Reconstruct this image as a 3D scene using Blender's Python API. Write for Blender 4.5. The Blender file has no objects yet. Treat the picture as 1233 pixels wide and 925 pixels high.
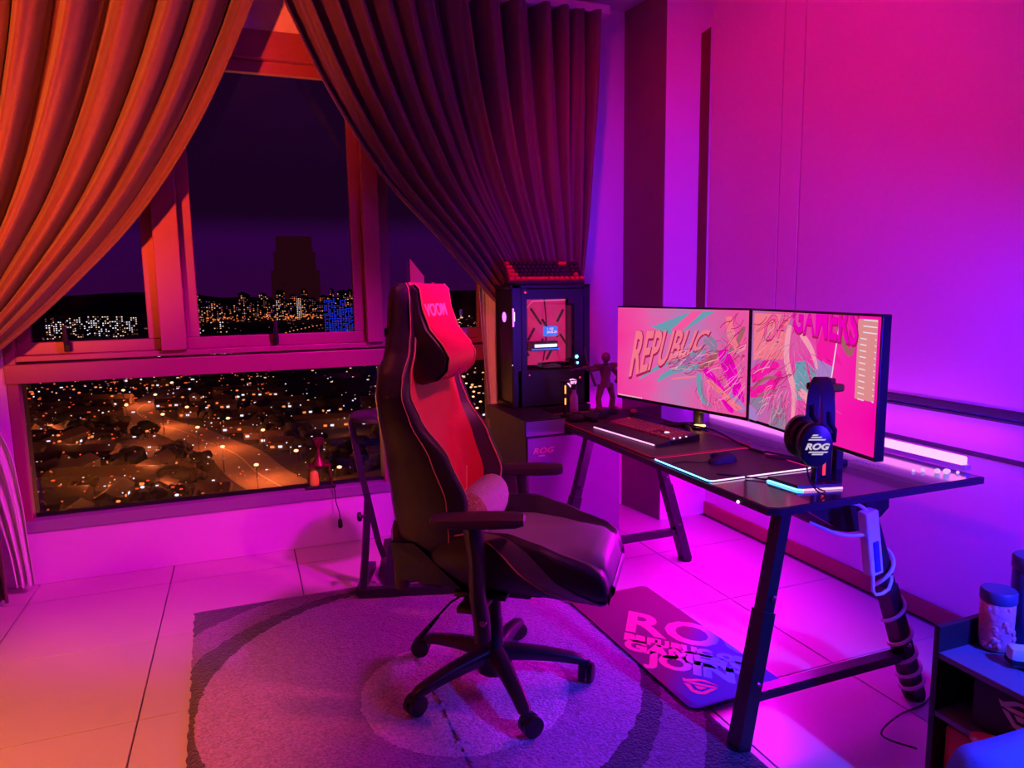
import bpy, bmesh, math, random
from mathutils import Vector, Matrix, Euler
C = bpy.context.scene.collection
S = bpy.context.scene
PI = math.pi
R = math.radians

# ---------------------------------------------------------------- camera
H = 1.46
yaw, pit, rol = R(20.886), R(7.769), R(-0.84)
fw = Vector((math.sin(yaw)*math.cos(pit), math.cos(yaw)*math.cos(pit), -math.sin(pit)))
rt = Vector((math.cos(yaw), -math.sin(yaw), 0)); up = rt.cross(fw)
r2 = rt*math.cos(rol)+up*math.sin(rol); u2 = -rt*math.sin(rol)+up*math.cos(rol)
cd = bpy.data.cameras.new('camera'); cam = bpy.data.objects.new('camera', cd); C.objects.link(cam)
M = Matrix.Identity(4)
for i in range(3):
    M[i][0] = r2[i]; M[i][1] = u2[i]; M[i][2] = -fw[i]
M[0][3], M[1][3], M[2][3] = 0, 0, H
cam.matrix_world = M
cd.sensor_width = 36; cd.lens = 847/1233*36; cd.clip_start = .05; cd.clip_end = 9000
S.camera = cam

# ---------------------------------------------------------------- world (night sky with city haze)
w = bpy.data.worlds.new('night'); S.world = w; w.use_nodes = True
nt = w.node_tree; nt.nodes.clear()
tc = nt.nodes.new('ShaderNodeTexCoord'); sp = nt.nodes.new('ShaderNodeSeparateXYZ'); rp = nt.nodes.new('ShaderNodeValToRGB')
bg = nt.nodes.new('ShaderNodeBackground'); out = nt.nodes.new('ShaderNodeOutputWorld')
nt.links.new(tc.outputs['Generated'], sp.inputs[0]); nt.links.new(sp.outputs['Z'], rp.inputs[0])
nt.links.new(rp.outputs[0], bg.inputs[0]); nt.links.new(bg.outputs[0], out.inputs[0])
e = rp.color_ramp.elements
e[0].position = 0.0; e[0].color = (.034, .001, .050, 1)
e[1].position = .10; e[1].color = (.012, .001, .017, 1)
e2 = rp.color_ramp.elements.new(.07); e2.color = (.036, .001, .066, 1)  # purple band put in for the room's reflection in the glass
bg.inputs[1].default_value = 1.0

# ---------------------------------------------------------------- colour management
S.view_settings.view_transform = 'Standard'; S.view_settings.look = 'None'
S.view_settings.gamma = 1; S.view_settings.use_curve_mapping = False
S.view_settings.exposure = -0.15

# ---------------------------------------------------------------- lights
def light(name, kind, loc, energy, color, target=None, **kw):
    d = bpy.data.lights.new(name, kind); o = bpy.data.objects.new(name, d); C.objects.link(o)
    o.location = loc; d.energy = energy; d.color = color
    for k, v in kw.items(): setattr(d, k, v)
    if target is not None:
        o.rotation_euler = (Vector(target)-Vector(loc)).to_track_quat('-Z', 'Y').to_euler()
    return o
ORANGE = (1, .30, .02)
light('shaded_lamp_down', 'SPOT', (-1.45, 1.55, 1.25), 170, ORANGE, (-1.10, 2.05, 0), spot_size=R(78), spot_blend=.45, shadow_soft_size=.06)
light('shaded_lamp_up', 'SPOT', (-1.50, .9, 1.30), 1350, (1, .115, .015), (-1.35, 3.9, 2.80), spot_size=R(70), spot_blend=.85, shadow_soft_size=.05)
light('sheer_fill_spot', 'SPOT', (-1.50, .9, 1.35), 230, (1, .16, .02), (1.40, 3.95, 1.05), spot_size=R(15), spot_blend=.5, shadow_soft_size=.03)  # narrow orange beam added to light the right sheer curtain
light('pink_wall_spot', 'SPOT', (.85, 2.2, 3.08), 120, (1, 0, .20), (2.6, 3.0, 1.7), spot_size=R(96), spot_blend=.7, shadow_soft_size=.10)
light('chair_red_fill', 'SPOT', (2.0, .9, 3.0), 170, (1, .10, .09), (.62, 2.35, 1.15), spot_size=R(34), spot_blend=.6, shadow_soft_size=.06)  # unseen red spot added to brighten the chair front
light('magenta_under_desk', 'AREA', (2.30, 2.68, .70), 27, (.95, 0, 1), (1.4, 2.95, 0), shape='RECTANGLE', size=1.35, size_y=.06)
light('magenta_sill_fill', 'SPOT', (1.15, 1.6, 3.05), 520, (1, 0, .90), (-.20, 4.05, .30), spot_size=R(42), spot_blend=.8, shadow_soft_size=.08)  # unseen spot added to turn the sill wall magenta
light('desk_back_strip', 'AREA', (2.55, 2.7, .80), 2.5, (.45, 0, 1), (2.72, 2.7, 1.0), shape='RECTANGLE', size=1.9, size_y=.04)
light('violet_room_fill', 'AREA', (1.9, .7, 3.05), 14, (.24, 0, 1), (.8, 2.6, 0), shape='RECTANGLE', size=.6, size_y=.6)
light('blue_bedside', 'SPOT', (2.0, .25, 1.15), 340, (.05, .01, 1), (2.45, 2.3, .85), spot_size=R(72), spot_blend=.8, shadow_soft_size=.12)
light('blue_bed_lamp', 'SPOT', (2.1, .2, 1.5), 300, (.01, .06, 1), (1.8, .95, .4), spot_size=R(60), spot_blend=.6, shadow_soft_size=.03)

# ---------------------------------------------------------------- materials
MATS = {}
def mat(name, col, rough=.6, metal=0, bump=0, bscale=60, var=0, vscale=8, emit=None, es=0, spec=.5, coat=0, alpha=None, trans=0, sheen=0):
    m = bpy.data.materials.new(name); m.use_nodes = True; n = m.node_tree; b = n.nodes['Principled BSDF']
    b.inputs['Base Color'].default_value = (*col, 1); b.inputs['Roughness'].default_value = rough
    b.inputs['Metallic'].default_value = metal; b.inputs['Specular IOR Level'].default_value = spec
    b.inputs['Coat Weight'].default_value = coat; b.inputs['Sheen Weight'].default_value = sheen
    b.inputs['Transmission Weight'].default_value = trans
    t = n.nodes.new('ShaderNodeTexCoord')
    if bump or var:
        nz = n.nodes.new('ShaderNodeTexNoise'); nz.inputs['Scale'].default_value = bscale; nz.inputs['Detail'].default_value = 4
        n.links.new(t.outputs['Object'], nz.inputs['Vector'])
    if bump:
        bp = n.nodes.new('ShaderNodeBump'); bp.inputs['Strength'].default_value = bump; bp.inputs['Distance'].default_value = .01
        n.links.new(nz.outputs['Fac'], bp.inputs['Height']); n.links.new(bp.outputs[0], b.inputs['Normal'])
    if var:
        n2 = n.nodes.new('ShaderNodeTexNoise'); n2.inputs['Scale'].default_value = vscale; n2.inputs['Detail'].default_value = 5
        n.links.new(t.outputs['Object'], n2.inputs['Vector'])
        mx = n.nodes.new('ShaderNodeMix'); mx.data_type = 'RGBA'
        mx.inputs[6].default_value = (*[c*(1-var) for c in col], 1); mx.inputs[7].default_value = (*[min(1, c*(1+var)) for c in col], 1)
        n.links.new(n2.outputs['Fac'], mx.inputs[0]); n.links.new(mx.outputs[2], b.inputs['Base Color'])
    if emit:
        b.inputs['Emission Color'].default_value = (*emit, 1); b.inputs['Emission Strength'].default_value = es
    MATS[name] = m
    return m
def emis(name, col, s):
    m = bpy.data.materials.new(name); m.use_nodes = True; n = m.node_tree; n.nodes.clear()
    a = n.nodes.new('ShaderNodeEmission'); a.inputs[0].default_value = (*col, 1); a.inputs[1].default_value = s
    o = n.nodes.new('ShaderNodeOutputMaterial'); n.links.new(a.outputs[0], o.inputs[0]); return m

WALL = mat('painted_plaster', (.80, .50, .78), .75, bump=.08, bscale=220, var=.03, vscale=3)
CEIL = mat('white_ceiling', (.80, .60, .78), .8)
DARKW = mat('dark_unseen_wall', (.10, .05, .09), .8)  # unseen walls, kept dark to cut the orange bounce
PIERD = mat('dark_pier_face', (.20, .10, .14), .75, bump=.15, bscale=300, var=.1)  # darker tone for the pier's left face
TILE = mat('cream_tile', (.58, .42, .50), .32, bump=.015, bscale=9, var=.04, vscale=4)
GROUT = mat('grout', (.22, .18, .18), .9)
RUST = mat('rust_skirting', (.42, .06, .10), .6, var=.1)
BROWN = mat('brown_wood_strip', (.16, .035, .015), .6, bump=.1, bscale=80, var=.2)
LEDGE = mat('dark_edge_trim', (.045, .04, .07), .5)
FRAME = mat('window_frame_paint', (.36, .06, .14), .42, var=.06)
RUBBER = mat('black_rubber', (.012, .010, .014), .6)
CURT = mat('curtain_cloth', (.15, .055, .085), .55, bump=.25, bscale=420, var=.08, vscale=30, sheen=.25)
SHEER = mat('sheer_curtain_cloth', (.80, .76, .76), .8, bump=.1, bscale=300)
BLACK = mat('black_leather', (.022, .018, .024), .38, bump=.12, bscale=160)
BLACKF = mat('black_fabric', (.014, .012, .016), .75, bump=.2, bscale=300)
REDL = mat('red_leather', (.80, .02, .06), .48, bump=.1, bscale=170, var=.05)
GREYL = mat('grey_leather', (.30, .25, .33), .45, bump=.1, bscale=170, var=.05)
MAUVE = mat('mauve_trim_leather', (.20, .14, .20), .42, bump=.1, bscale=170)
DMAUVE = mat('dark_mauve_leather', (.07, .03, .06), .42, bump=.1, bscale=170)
PIPE = mat('orange_piping', (.75, .28, .14), .5)
STITCH = mat('orange_stitching', (1, .75, .40), .5)
NYLON = mat('black_nylon', (.028, .022, .030), .34, bump=.04, bscale=120)
METB = mat('black_powder_metal', (.030, .026, .040), .36, metal=.25, bump=.04, bscale=200)
PAD = mat('arm_pad_plastic', (.055, .028, .045), .42, bump=.05, bscale=150)
KNIT = mat('grey_knit', (.42, .34, .46), .85, bump=.9, bscale=90, var=.2, vscale=60)
PATT = mat('patterned_knit', (.36, .22, .16), .85, bump=1, bscale=120, var=.8, vscale=70)
GLASST = mat('black_desk_glass', (.020, .016, .026), .16, spec=.7, coat=.4)
DESKE = mat('desk_edge', (.030, .030, .045), .35)
MATC = mat('desk_mat_cloth', (.05, .022, .035), .55, bump=.15, bscale=300)
MATE = mat('red_stitched_edge', (.55, .06, .07), .5)
PLAST = mat('black_plastic', (.013, .011, .015), .32)
PLASTM = mat('matte_black_plastic', (.022, .020, .026), .6, bump=.05, bscale=200)
PCW = mat('violet_grey_laminate', (.22, .15, .28), .4, var=.05)
PCD = mat('dark_laminate', (.022, .014, .024), .45, var=.1)
REDK = mat('red_keycap', (.75, .03, .05), .45)
BLKK = mat('black_keycap', (.04, .025, .035), .45)
PINKK = mat('dark_pink_keycap', (.34, .05, .11), .45)
WHITE = mat('white_plastic', (.72, .70, .76), .45)
CORD = mat('white_cord', (.75, .72, .78), .5)
CANDY = mat('pink_sweets', (.72, .22, .34), .55, bump=.5, bscale=60, var=.3, vscale=40)
LID = mat('dark_lid', (.05, .05, .14), .5)
ORANGE_O = mat('orange_red_plastic', (.75, .09, .08), .5)
DUVET = mat('blue_duvet_cloth', (.10, .22, .75), .8, bump=.3, bscale=220, var=.08)
CHROME = mat('chrome', (.6, .6, .62), .2, metal=1)
GREYT = mat('grey_print', (.60, .55, .66), .5)
TAGO = mat('orange_tag', (.85, .30, .05), .5)
LEDW = emis('led_white', (1, .55, 1), 2.0)
LEDP = emis('led_pink_line', (1, .35, .85), 2.0)
LEDB = emis('led_blue_line', (.10, .45, 1), 7.0)
LEDBAR = emis('led_bar', (1, .22, .95), 3.2)
LEDQ = emis('led_dim_pink', (1, .02, .25), .7)
LEDO = emis('led_orange', (1, .35, .05), 2.5)
LEDR = emis('led_red', (1, .03, .08), 2.0)
LEDG = emis('led_warm_glow', (1, .45, .15), 5.0)
EGLOW = emis('earcup_glow', (.85, .70, 1), .8)
LEDV = emis('led_violet', (.75, .15, 1), 2.5)

def glass_mat():
    m = bpy.data.materials.new('window_glass'); m.use_nodes = True; n = m.node_tree; n.nodes.clear()
    o = n.nodes.new('ShaderNodeOutputMaterial'); mx = n.nodes.new('ShaderNodeMixShader')
    tr = n.nodes.new('ShaderNodeBsdfTransparent'); gl = n.nodes.new('ShaderNodeBsdfGlossy'); fr = n.nodes.new('ShaderNodeFresnel')
    tr.inputs[0].default_value = (.93, .90, .95, 1); gl.inputs['Roughness'].default_value = 0; fr.inputs[0].default_value = 1.42
    n.links.new(fr.outputs[0], mx.inputs[0]); n.links.new(tr.outputs[0], mx.inputs[1]); n.links.new(gl.outputs[0], mx.inputs[2]); n.links.new(mx.outputs[0], o.inputs[0])
    return m
GLASS = glass_mat()

# ---------------------------------------------------------------- mesh helpers
class MB:
    def __init__(s): s.b = bmesh.new()
    def box(s, c, d, rot=None, bev=0, seg=2):
        g = bmesh.ops.create_cube(s.b, size=1); vs = g['verts']
        bmesh.ops.scale(s.b, vec=Vector(d), verts=vs)
        if bev:
            es = list({e for v in vs for e in v.link_edges})
            q = bmesh.ops.bevel(s.b, geom=es, offset=min(bev, min(d)*.49), segments=seg, affect='EDGES', profile=.5)
            vs = list({v for f in q['faces'] for v in f.verts} | {v for v in vs if v.is_valid})
        if rot is not None:
            bmesh.ops.rotate(s.b, cent=(0, 0, 0), matrix=Euler(rot).to_matrix(), verts=vs)
        bmesh.ops.translate(s.b, vec=Vector(c), verts=vs); return s
    def hexa(s, pts):
        vs = [s.b.verts.new(p) for p in pts]
        for f in ((0, 3, 2, 1), (4, 5, 6, 7), (0, 1, 5, 4), (1, 2, 6, 5), (2, 3, 7, 6), (3, 0, 4, 7)): s.b.faces.new([vs[i] for i in f])
        return s
    def tube(s, pts, r, n=10, cap=True, sq=None):
        pts = [Vector(p) for p in pts]; rings = []
        rs = r if isinstance(r, (list, tuple)) else [r]*len(pts)
        prev = None
        for i, p in enumerate(pts):
            t = (pts[min(i+1, len(pts)-1)]-pts[max(i-1, 0)]).normalized()
            if prev is None:
                a = Vector((0, 0, 1)) if abs(t.z) < .9 else Vector((1, 0, 0))
                x = t.cross(a).normalized()
            else: x = (prev-t*prev.dot(t)).normalized()
            prev = x; y = t.cross(x)
            ring = []
            for k in range(n):
                a = 2*PI*k/n+(PI/4 if n == 4 else 0)
                sx, sy = (sq if sq else (1, 1))
                ring.append(s.b.verts.new(p+x*math.cos(a)*rs[i]*sx+y*math.sin(a)*rs[i]*sy))
            rings.append(ring)
        for a, b in zip(rings, rings[1:]):
            for k in range(n): s.b.faces.new((a[k], a[(k+1) % n], b[(k+1) % n], b[k]))
        if cap: s.b.faces.new(rings[0][::-1]); s.b.faces.new(rings[-1])
        return s
    def lathe(s, prof, c=(0, 0, 0), n=24, M=None):
        rings = []
        for (r, z) in prof:
            ring = []
            for k in range(n):
                a = 2*PI*k/n; p = Vector((r*math.cos(a), r*math.sin(a), z))
                if M is not None: p = M @ p
                ring.append(s.b.verts.new(p+Vector(c)))
            rings.append(ring)
        for a, b in zip(rings, rings[1:]):
            for k in range(n): s.b.faces.new((a[k], a[(k+1) % n], b[(k+1) % n], b[k]))
        s.b.faces.new(rings[0][::-1]); s.b.faces.new(rings[-1]); return s
    def ball(s, c, r, sub=2, sc=(1, 1, 1)):
        g = bmesh.ops.create_icosphere(s.b, subdivisions=sub, radius=r)
        bmesh.ops.scale(s.b, vec=Vector(sc), verts=g['verts']); bmesh.ops.translate(s.b, vec=Vector(c), verts=g['verts']); return s
    def grid(s, rows, close=False, cap=False):
        vr = [[s.b.verts.new(p) for p in r] for r in rows]
        for a, b in zip(vr, vr[1:]):
            n = len(a)
            for k in range(n if close else n-1): s.b.faces.new((a[k], a[(k+1) % n], b[(k+1) % n], b[k]))
        if cap: s.b.faces.new(vr[0][::-1]); s.b.faces.new(vr[-1])
        return s
    def poly(s, pts, h=None):
        vs = [s.b.verts.new(p) for p in pts]; f = s.b.faces.new(vs)
        if h:
            g = bmesh.ops.extrude_face_region(s.b, geom=[f]); bmesh.ops.translate(s.b, vec=Vector(h), verts=[v for v in g['geom'] if isinstance(v, bmesh.types.BMVert)])
        return s
    def build(s, name, m, parent=None, smooth=False, **kw):
        bmesh.ops.recalc_face_normals(s.b, faces=s.b.faces[:])
        me = bpy.data.meshes.new(name); s.b.to_mesh(me); s.b.free()
        me.materials.append(m)
        if smooth:
            me.shade_smooth()
            if smooth != 'all':
                try: me.set_sharp_from_angle(angle=R(40))
                except Exception: pass
        o = bpy.data.objects.new(name, me); C.objects.link(o)
        if parent is not None: o.parent = parent
        for k, v in kw.items(): o[k] = v
        return o
def thing(name, label, cat, loc=(0, 0, 0), rz=0, group=None):
    o = bpy.data.objects.new(name, None); C.objects.link(o); o.location = loc; o.rotation_euler = (0, 0, rz)
    o['label'] = label; o['category'] = cat; o.empty_display_size = .05
    if group: o['group'] = group
    return o
def tag(o, label, cat, group=None):
    o['label'] = label; o['category'] = cat
    if group: o['group'] = group
    return o
def struct(o): o['kind'] = 'structure'; return o
def copytree(o, parent=None):
    c = o.copy(); C.objects.link(c)
    if parent is not None: c.parent = parent
    for ch in list(o.children): copytree(ch, c)
    return c
def text(name, s, size, m, parent, mw, extrude=.0006, shear=0, align='LEFT', warp=None, bold=0, xs=1, space=1):
    cu = bpy.data.curves.new(name, 'FONT'); cu.body = s; cu.size = size; cu.extrude = extrude; cu.shear = shear; cu.align_x = align
    cu.offset = bold; cu.space_character = space; cu.resolution_u = 3
    t = bpy.data.objects.new(name+'_tmp', cu); C.objects.link(t)
    dg = bpy.context.evaluated_depsgraph_get(); dg.update()
    me = bpy.data.meshes.new_from_object(t.evaluated_get(dg)); bpy.data.objects.remove(t)
    for v in me.vertices:
        p = Vector((v.co.x*xs, v.co.y, v.co.z))
        if warp: p = Vector(warp(p))
        v.co = mw @ p
    me.materials.clear(); me.materials.append(m)
    o = bpy.data.objects.new(name, me); C.objects.link(o)
    if parent is not None: o.parent = parent
    return o
def frame(o, x, y):  # matrix with origin o, x axis, y axis
    x = Vector(x).normalized(); y = Vector(y); z = x.cross(y).normalized(); y = z.cross(x)
    m = Matrix.Identity(4)
    for i in range(3): m[i][0] = x[i]; m[i][1] = y[i]; m[i][2] = z[i]; m[i][3] = o[i]
    return m
def eye_logo(mb, mw, sz, h=.001):
    blades = [[(-.5, .22), (-.42, .05), (-.30, .10), (.02, .30), (.52, .30), (.10, .40), (-.10, .36), (-.38, .20)],
              [(-.36, .06), (-.20, .14), (.52, .22), (.40, .12), (.10, .06), (-.16, .04)],
              [(-.40, .00), (-.22, .00), (-.02, -.22), (.20, -.22), (.36, .06), (.52, .16), (.30, -.30), (.12, -.38), (-.08, -.34)],
              [(-.08, .0), (.26, .04), (.14, -.12), (.02, -.12)]]
    for b in blades: mb.poly([mw @ Vector((x*sz, y*sz, 0)) for x, y in b], mw.to_3x3() @ Vector((0, 0, h)))
    return mb

# ================================================================ ROOM
XW, YW, ZC = 2.72, 4.05, 3.14
fl = thing('floor', 'x', 'x'); del fl['label']; del fl['category']; struct(fl)
MB().box((.55, 1.0, -.06), (4.4, 6.3, .1)).build('screed', GROUT, fl)
T = .62; x0, y0 = -.42, 3.19
tile_me = None
for i in range(-3, 6):
    for j in range(-5, 2):
        xa, xb = max(x0+i*T, -1.6), min(x0+(i+1)*T, XW); ya, yb = y0+j*T, min(y0+(j+1)*T, YW)
        if xb-xa < .05 or yb-ya < .05: continue
        g = .003
        full = abs(xb-xa-T) < 1e-4 and abs(yb-ya-T) < 1e-4
        if full and tile_me:
            o = bpy.data.objects.new('floor_tile', tile_me); C.objects.link(o); o.parent = fl; o.location = ((xa+xb)/2, (ya+yb)/2, -.005)
        else:
            o = MB().box((0, 0, 0), (xb-xa-2*g, yb-ya-2*g, .01), bev=.0007, seg=1).build('floor_tile', TILE, fl)
            o.location = ((xa+xb)/2, (ya+yb)/2, -.005)
            if full: tile_me = o.data
struct(MB().box((.55, 1.0, ZC+.05), (4.5, 6.3, .1)).build('ceiling', CEIL))
ww = thing('wall_window', 'x', 'x'); del ww['label']; del ww['category']; struct(ww)
WX0, WX1, WZ0, WZ1 = -1.09, 1.46, .275, 2.80
MB().box(((-1.65+WX0)/2, YW+.12, ZC/2), (WX0+1.65, .24, ZC)).build('wall_left_pier', WALL, ww)
MB().box(((WX1+2.75)/2, YW+.12, ZC/2), (2.75-WX1, .24, ZC)).build('wall_right_pier', WALL, ww)
MB().box(((WX0+WX1)/2, YW+.12, WZ0/2), (WX1-WX0, .24, WZ0)).build('sill_wall', WALL, ww)
MB().box(((WX0+WX1)/2, YW+.12, (WZ1+ZC)/2), (WX1-WX0, .24, ZC-WZ1)).build('lintel', WALL, ww)
struct(MB().box((-1.65, 1.0, ZC/2), (.1, 6.3, ZC)).build('wall_left', DARKW))
struct(MB().box((.55, -2.15, ZC/2), (4.5, .1, ZC)).build('wall_back', DARKW))
# pier in the corner
pr = thing('wall_pier', 'x', 'x'); del pr['label']; del pr['category']; struct(pr)
MB().hexa([(2.38, 3.66, 0), (XW, 3.66, 0), (XW, YW, 0), (2.335, YW, 0), (2.38, 3.66, ZC), (XW, 3.66, ZC), (XW, YW, ZC), (2.335, YW, ZC)]).build('pier_body', WALL, pr)
struct(MB().hexa([(2.372, 3.661, .001), (2.381, 3.661, .001), (2.336, YW-.001, .001), (2.327, YW-.001, .001), (2.372, 3.661, ZC-.001), (2.381, 3.661, ZC-.001), (2.336, YW-.001, ZC-.001), (2.327, YW-.001, ZC-.001)]).build('trim_1', PIERD))
struct(MB().hexa([(2.615, 3.652, .7), (2.676, 3.652, .7), (2.676, 3.662, .7), (2.615, 3.662, .7), (2.615, 3.652, 2.92), (2.676, 3.652, 2.96), (2.676, 3.662, 2.96), (2.615, 3.662, 2.92)]).build('trim_2', BROWN))
# right wall: lower wall, upper panels standing proud, rail, skirting
rw = thing('wall_right', 'x', 'x'); del rw['label']; del rw['category']; struct(rw)
MB().box((XW+.08, .93, ZC/2), (.12, 5.6, ZC)).build('wall_core', WALL, rw)
MB().box((XW+.01, .93, .955/2), (.02, 5.55, .955)).build('lower_wall', WALL, rw)
for ya, yb in ((3.066, 3.66), (2.919, 3.060), (-2.1, 2.913)):
    MB().box((XW-.007, (ya+yb)/2, (.965+ZC)/2), (.034, yb-ya, ZC-.965), bev=.003, seg=1).build('wall_panel', WALL, rw)
struct(MB().box((XW-.012, .93, .958), (.05, 5.46, .03), bev=.004).build('trim_3', LEDGE))
struct(MB().box((XW-.012, .93, .926), (.026, 5.46, .010)).build('trim_4', LEDGE))
struct(MB().box((XW-.012, .93, .775), (.028, 5.46, .016), bev=.003).build('trim_5', LEDGE))
struct(MB().box((XW-.008, .93, .04), (.016, 5.46, .08), bev=.003).build('baseboard_right', RUST))

# ---- window
win = thing('window_1', 'x', 'x'); del win['label']; del win['category']; struct(win)
def wb(name, xa, xb, za, zb, ya, yb, m=FRAME, par=None, bev=.004):
    return MB().box(((xa+xb)/2, (ya+yb)/2, (za+zb)/2), (xb-xa, yb-ya, zb-za), bev=bev).build(name, m, par or win)
YF = YW+.03
wb('window_sill', WX0, WX1, WZ0, .335, YW-.01, YW+.16, mat('violet_sill', (.30, .22, .32), .35))
wb('transom', WX0, WX1, 1.03, 1.125, YW-.012, YW+.12)
wb('transom_lip', WX0, WX1, 1.135, 1.165, YW+.005, YW+.12)
wb('head_frame', WX0, WX1, 2.66, WZ1, YW-.005, YW+.14)
wb('jamb', WX0, WX0+.05, .33, 2.7, YW, YW+.14); wb('jamb', WX1-.05, WX1, .33, 2.7, YW, YW+.14)
wb('mullion', -.395, -.275, 1.165, 2.68, YW-.02, YW+.13); wb('mullion', .665, .755, 1.165, 2.68, YW-.02, YW+.13)
wb('mullion', .735, .80, .335, 1.03, YW, YW+.13)
def sash(xa, xb, handle):
    t = .062
    f = MB()
    for (a, b, c, d) in ((xa, xb, 1.165, 1.165+t), (xa, xb, 2.66-t, 2.66), (xa, xa+t, 1.165+t, 2.66-t), (xb-t, xb, 1.165+t, 2.66-t)):
        f.box(((a+b)/2, YF+.035, (c+d)/2), (b-a, .045, d-c), bev=.004)
    f.build('sash_frame', FRAME, win)
    wb('glass_pane', xa+t-.005, xb-t+.005, 1.165+t-.005, 2.66-t+.005, YF+.03, YF+.034, GLASS, bev=0)
    h = MB().box((handle, YF-.004, 1.20), (.030, .03, .05), bev=.006); h.tube([(handle, YF-.03, 1.21), (handle, YF-.038, 1.25), (handle, YF-.034, 1.31)], [.011, .013, .007], 8)
    h.build('window_handle', RUBBER, win, True)
sash(WX0+.05, -.395, -.82); sash(-.275, .665, .17); sash(.755, WX1-.05, 1.1)
wb('glass_pane', WX0+.05, .735, .335, 1.03, YF+.03, YF+.034, GLASS, bev=0)
wb('glass_pane', .80, WX1-.05, .335, 1.03, YF+.03, YF+.034, GLASS, bev=0)

# ================================================================ CURTAINS
def interp(pts, t):
    n = len(pts)-1; x = max(0, min(1, t))*n; i = min(int(x), n-1); u = x-i
    p0 = pts[max(i-1, 0)]; p1 = pts[i]; p2 = pts[i+1]; p3 = pts[min(i+2, n)]
    return tuple(.5*((2*b)+(-a+c)*u+(2*a-5*b+4*c-d)*u*u+(-a+3*b-3*c+d)*u**3) for a, b, c, d in zip(p0, p1, p2, p3))
def drape(L, Rr, y, nf, amp0, amp1, ns=420, ntt=90, seed=1, sharp=.75):
    rnd = random.Random(seed); ph = [rnd.uniform(-.5, .5) for _ in range(nf+2)]; am = [rnd.uniform(.65, 1.15) for _ in range(nf+2)]
    wds = [rnd.uniform(.6, 1.5) for _ in range(nf)]; tot = sum(wds); cum = [0]
    for x_ in wds: cum.append(cum[-1]+x_/tot)
    def wq(s):
        for k_i in range(nf):
            if s <= cum[k_i+1] or k_i == nf-1: return k_i+(s-cum[k_i])/(cum[k_i+1]-cum[k_i])
    rows = []
    for j in range(ntt+1):
        t = j/ntt; l = interp(L, t); r = interp(Rr, t); row = []
        a = amp0+(amp1-amp0)*t
        hx, hz = (r[0]-l[0]), (r[1]-l[1])
        for i in range(ns+1):
            s = i/ns; q = wq(s); k = int(q)
            c = math.cos(2*PI*q+.8*ph[k % len(ph)]*math.sin(PI*(q-k))*min(1, 2*t+.2))
            f = (2*((1+c)/2)**1.7-1)*(am[k % len(am)])
            f += .16*math.sin(2*PI*q*2.7+ph[(k+1) % len(ph)]*9+1.5*t)+.07*math.sin(2*PI*q*6.1+4*t)
            # small secondary crease from the pinch pleats, fading down
            f += .28*math.cos(4*PI*q+1.3)*max(0, 1-2.4*t)
            dx = .35*a*math.sin(2*PI*q+.6)
            row.append((l[0]+hx*s+dx*hx/max(.3, math.hypot(hx, hz)), y-a*f-.35*a*math.sin(s*PI), l[1]+hz*s))
        rows.append(row)
    return rows
def sol(o, th=.003):
    m = o.modifiers.new('thickness', 'SOLIDIFY'); m.thickness = th; return o
Lc = [(-1.60, 3.02), (-1.58, 2.5), (-1.52, 2.0), (-1.46, 1.5), (-1.42, 1.08)]
Rc = [(.20, 3.02), (.075, 2.70), (-.15, 2.24), (-.42, 1.83), (-.74, 1.48), (-1.04, 1.21), (-1.30, 1.02)]
cl = thing('left_curtain', 'heavy pleated curtain swept to the left, lit orange along its folds', 'curtain', (-1.3, 3.88, 0))
o = sol(MB().grid(drape(Lc, Rc, 3.82, 9, .10, .05, seed=4)).build('curtain_drape', CURT, None, 'all')); o.location = (1.3, -3.88, 0); o.parent = cl
o = sol(MB().grid(drape([(-1.42, 1.08), (-1.40, .9), (-1.36, .5), (-1.32, .02)], [(-1.30, 1.02), (-1.22, .9), (-1.13, .5), (-1.115, .02)], 3.84, 4, .03, .035, ns=120, ntt=40, seed=5)).build('curtain_tail', CURT, None, 'all')); o.location = (1.3, -3.88, 0); o.parent = cl
o = MB().tube([(-1.55, 3.84, 1.12), (-1.44, 3.77, 1.07), (-1.33, 3.77, 1.03), (-1.26, 3.83, 1.05), (-1.33, 3.90, 1.06)], .014, 8).build('tieback', CURT, None, True); o.location = (1.3, -3.88, 0); o.parent = cl

sh = thing('left_sheer_curtain', 'white sheer curtain tail hanging to the floor left of the window', 'curtain', (-1.1, 3.95, 0))
o = MB().grid(drape([(-1.40, 1.05), (-1.27, .80), (-1.18, .5), (-1.13, .25), (-1.11, .04)], [(-1.22, 1.05), (-1.085, .76), (-1.05, .5), (-1.04, .25), (-1.03, .04)], 3.95, 3, .018, .022, ns=90, ntt=40, seed=8)).build('sheer_tail', SHEER, None, 'all'); sol(o, .002); o.location = (1.1, -3.95, 0); o.parent = sh

L2 = [(.20, 3.02), (.30, 2.80), (.465, 2.469), (.724, 2.069), (1.055, 1.726), (1.34, 1.42), (1.56, 1.22)]
R2 = [(2.0, 3.02), (1.995, 2.6), (1.975, 2.2), (1.95, 1.8), (1.91, 1.45), (1.85, 1.18)]
cr = thing('right_curtain', 'dark purple pleated curtain gathered behind the computer tower', 'curtain', (1.4, 3.88, 0))
o = sol(MB().grid(drape(L2, R2, 3.86, 13, .08, .035, seed=11, ns=560)).build('curtain_drape', CURT, None, 'all')); o.location = (-1.4, -3.88, 0); o.parent = cr
o = sol(MB().grid(drape([(1.56, 1.22), (1.60, .9), (1.62, .05)], [(1.86, 1.18), (1.85, .9), (1.88, .05)], 3.90, 5, .022, .03, ns=120, ntt=30, seed=12)).build('curtain_tail', CURT, None, 'all')); o.location = (-1.4, -3.88, 0); o.parent = cr
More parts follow.
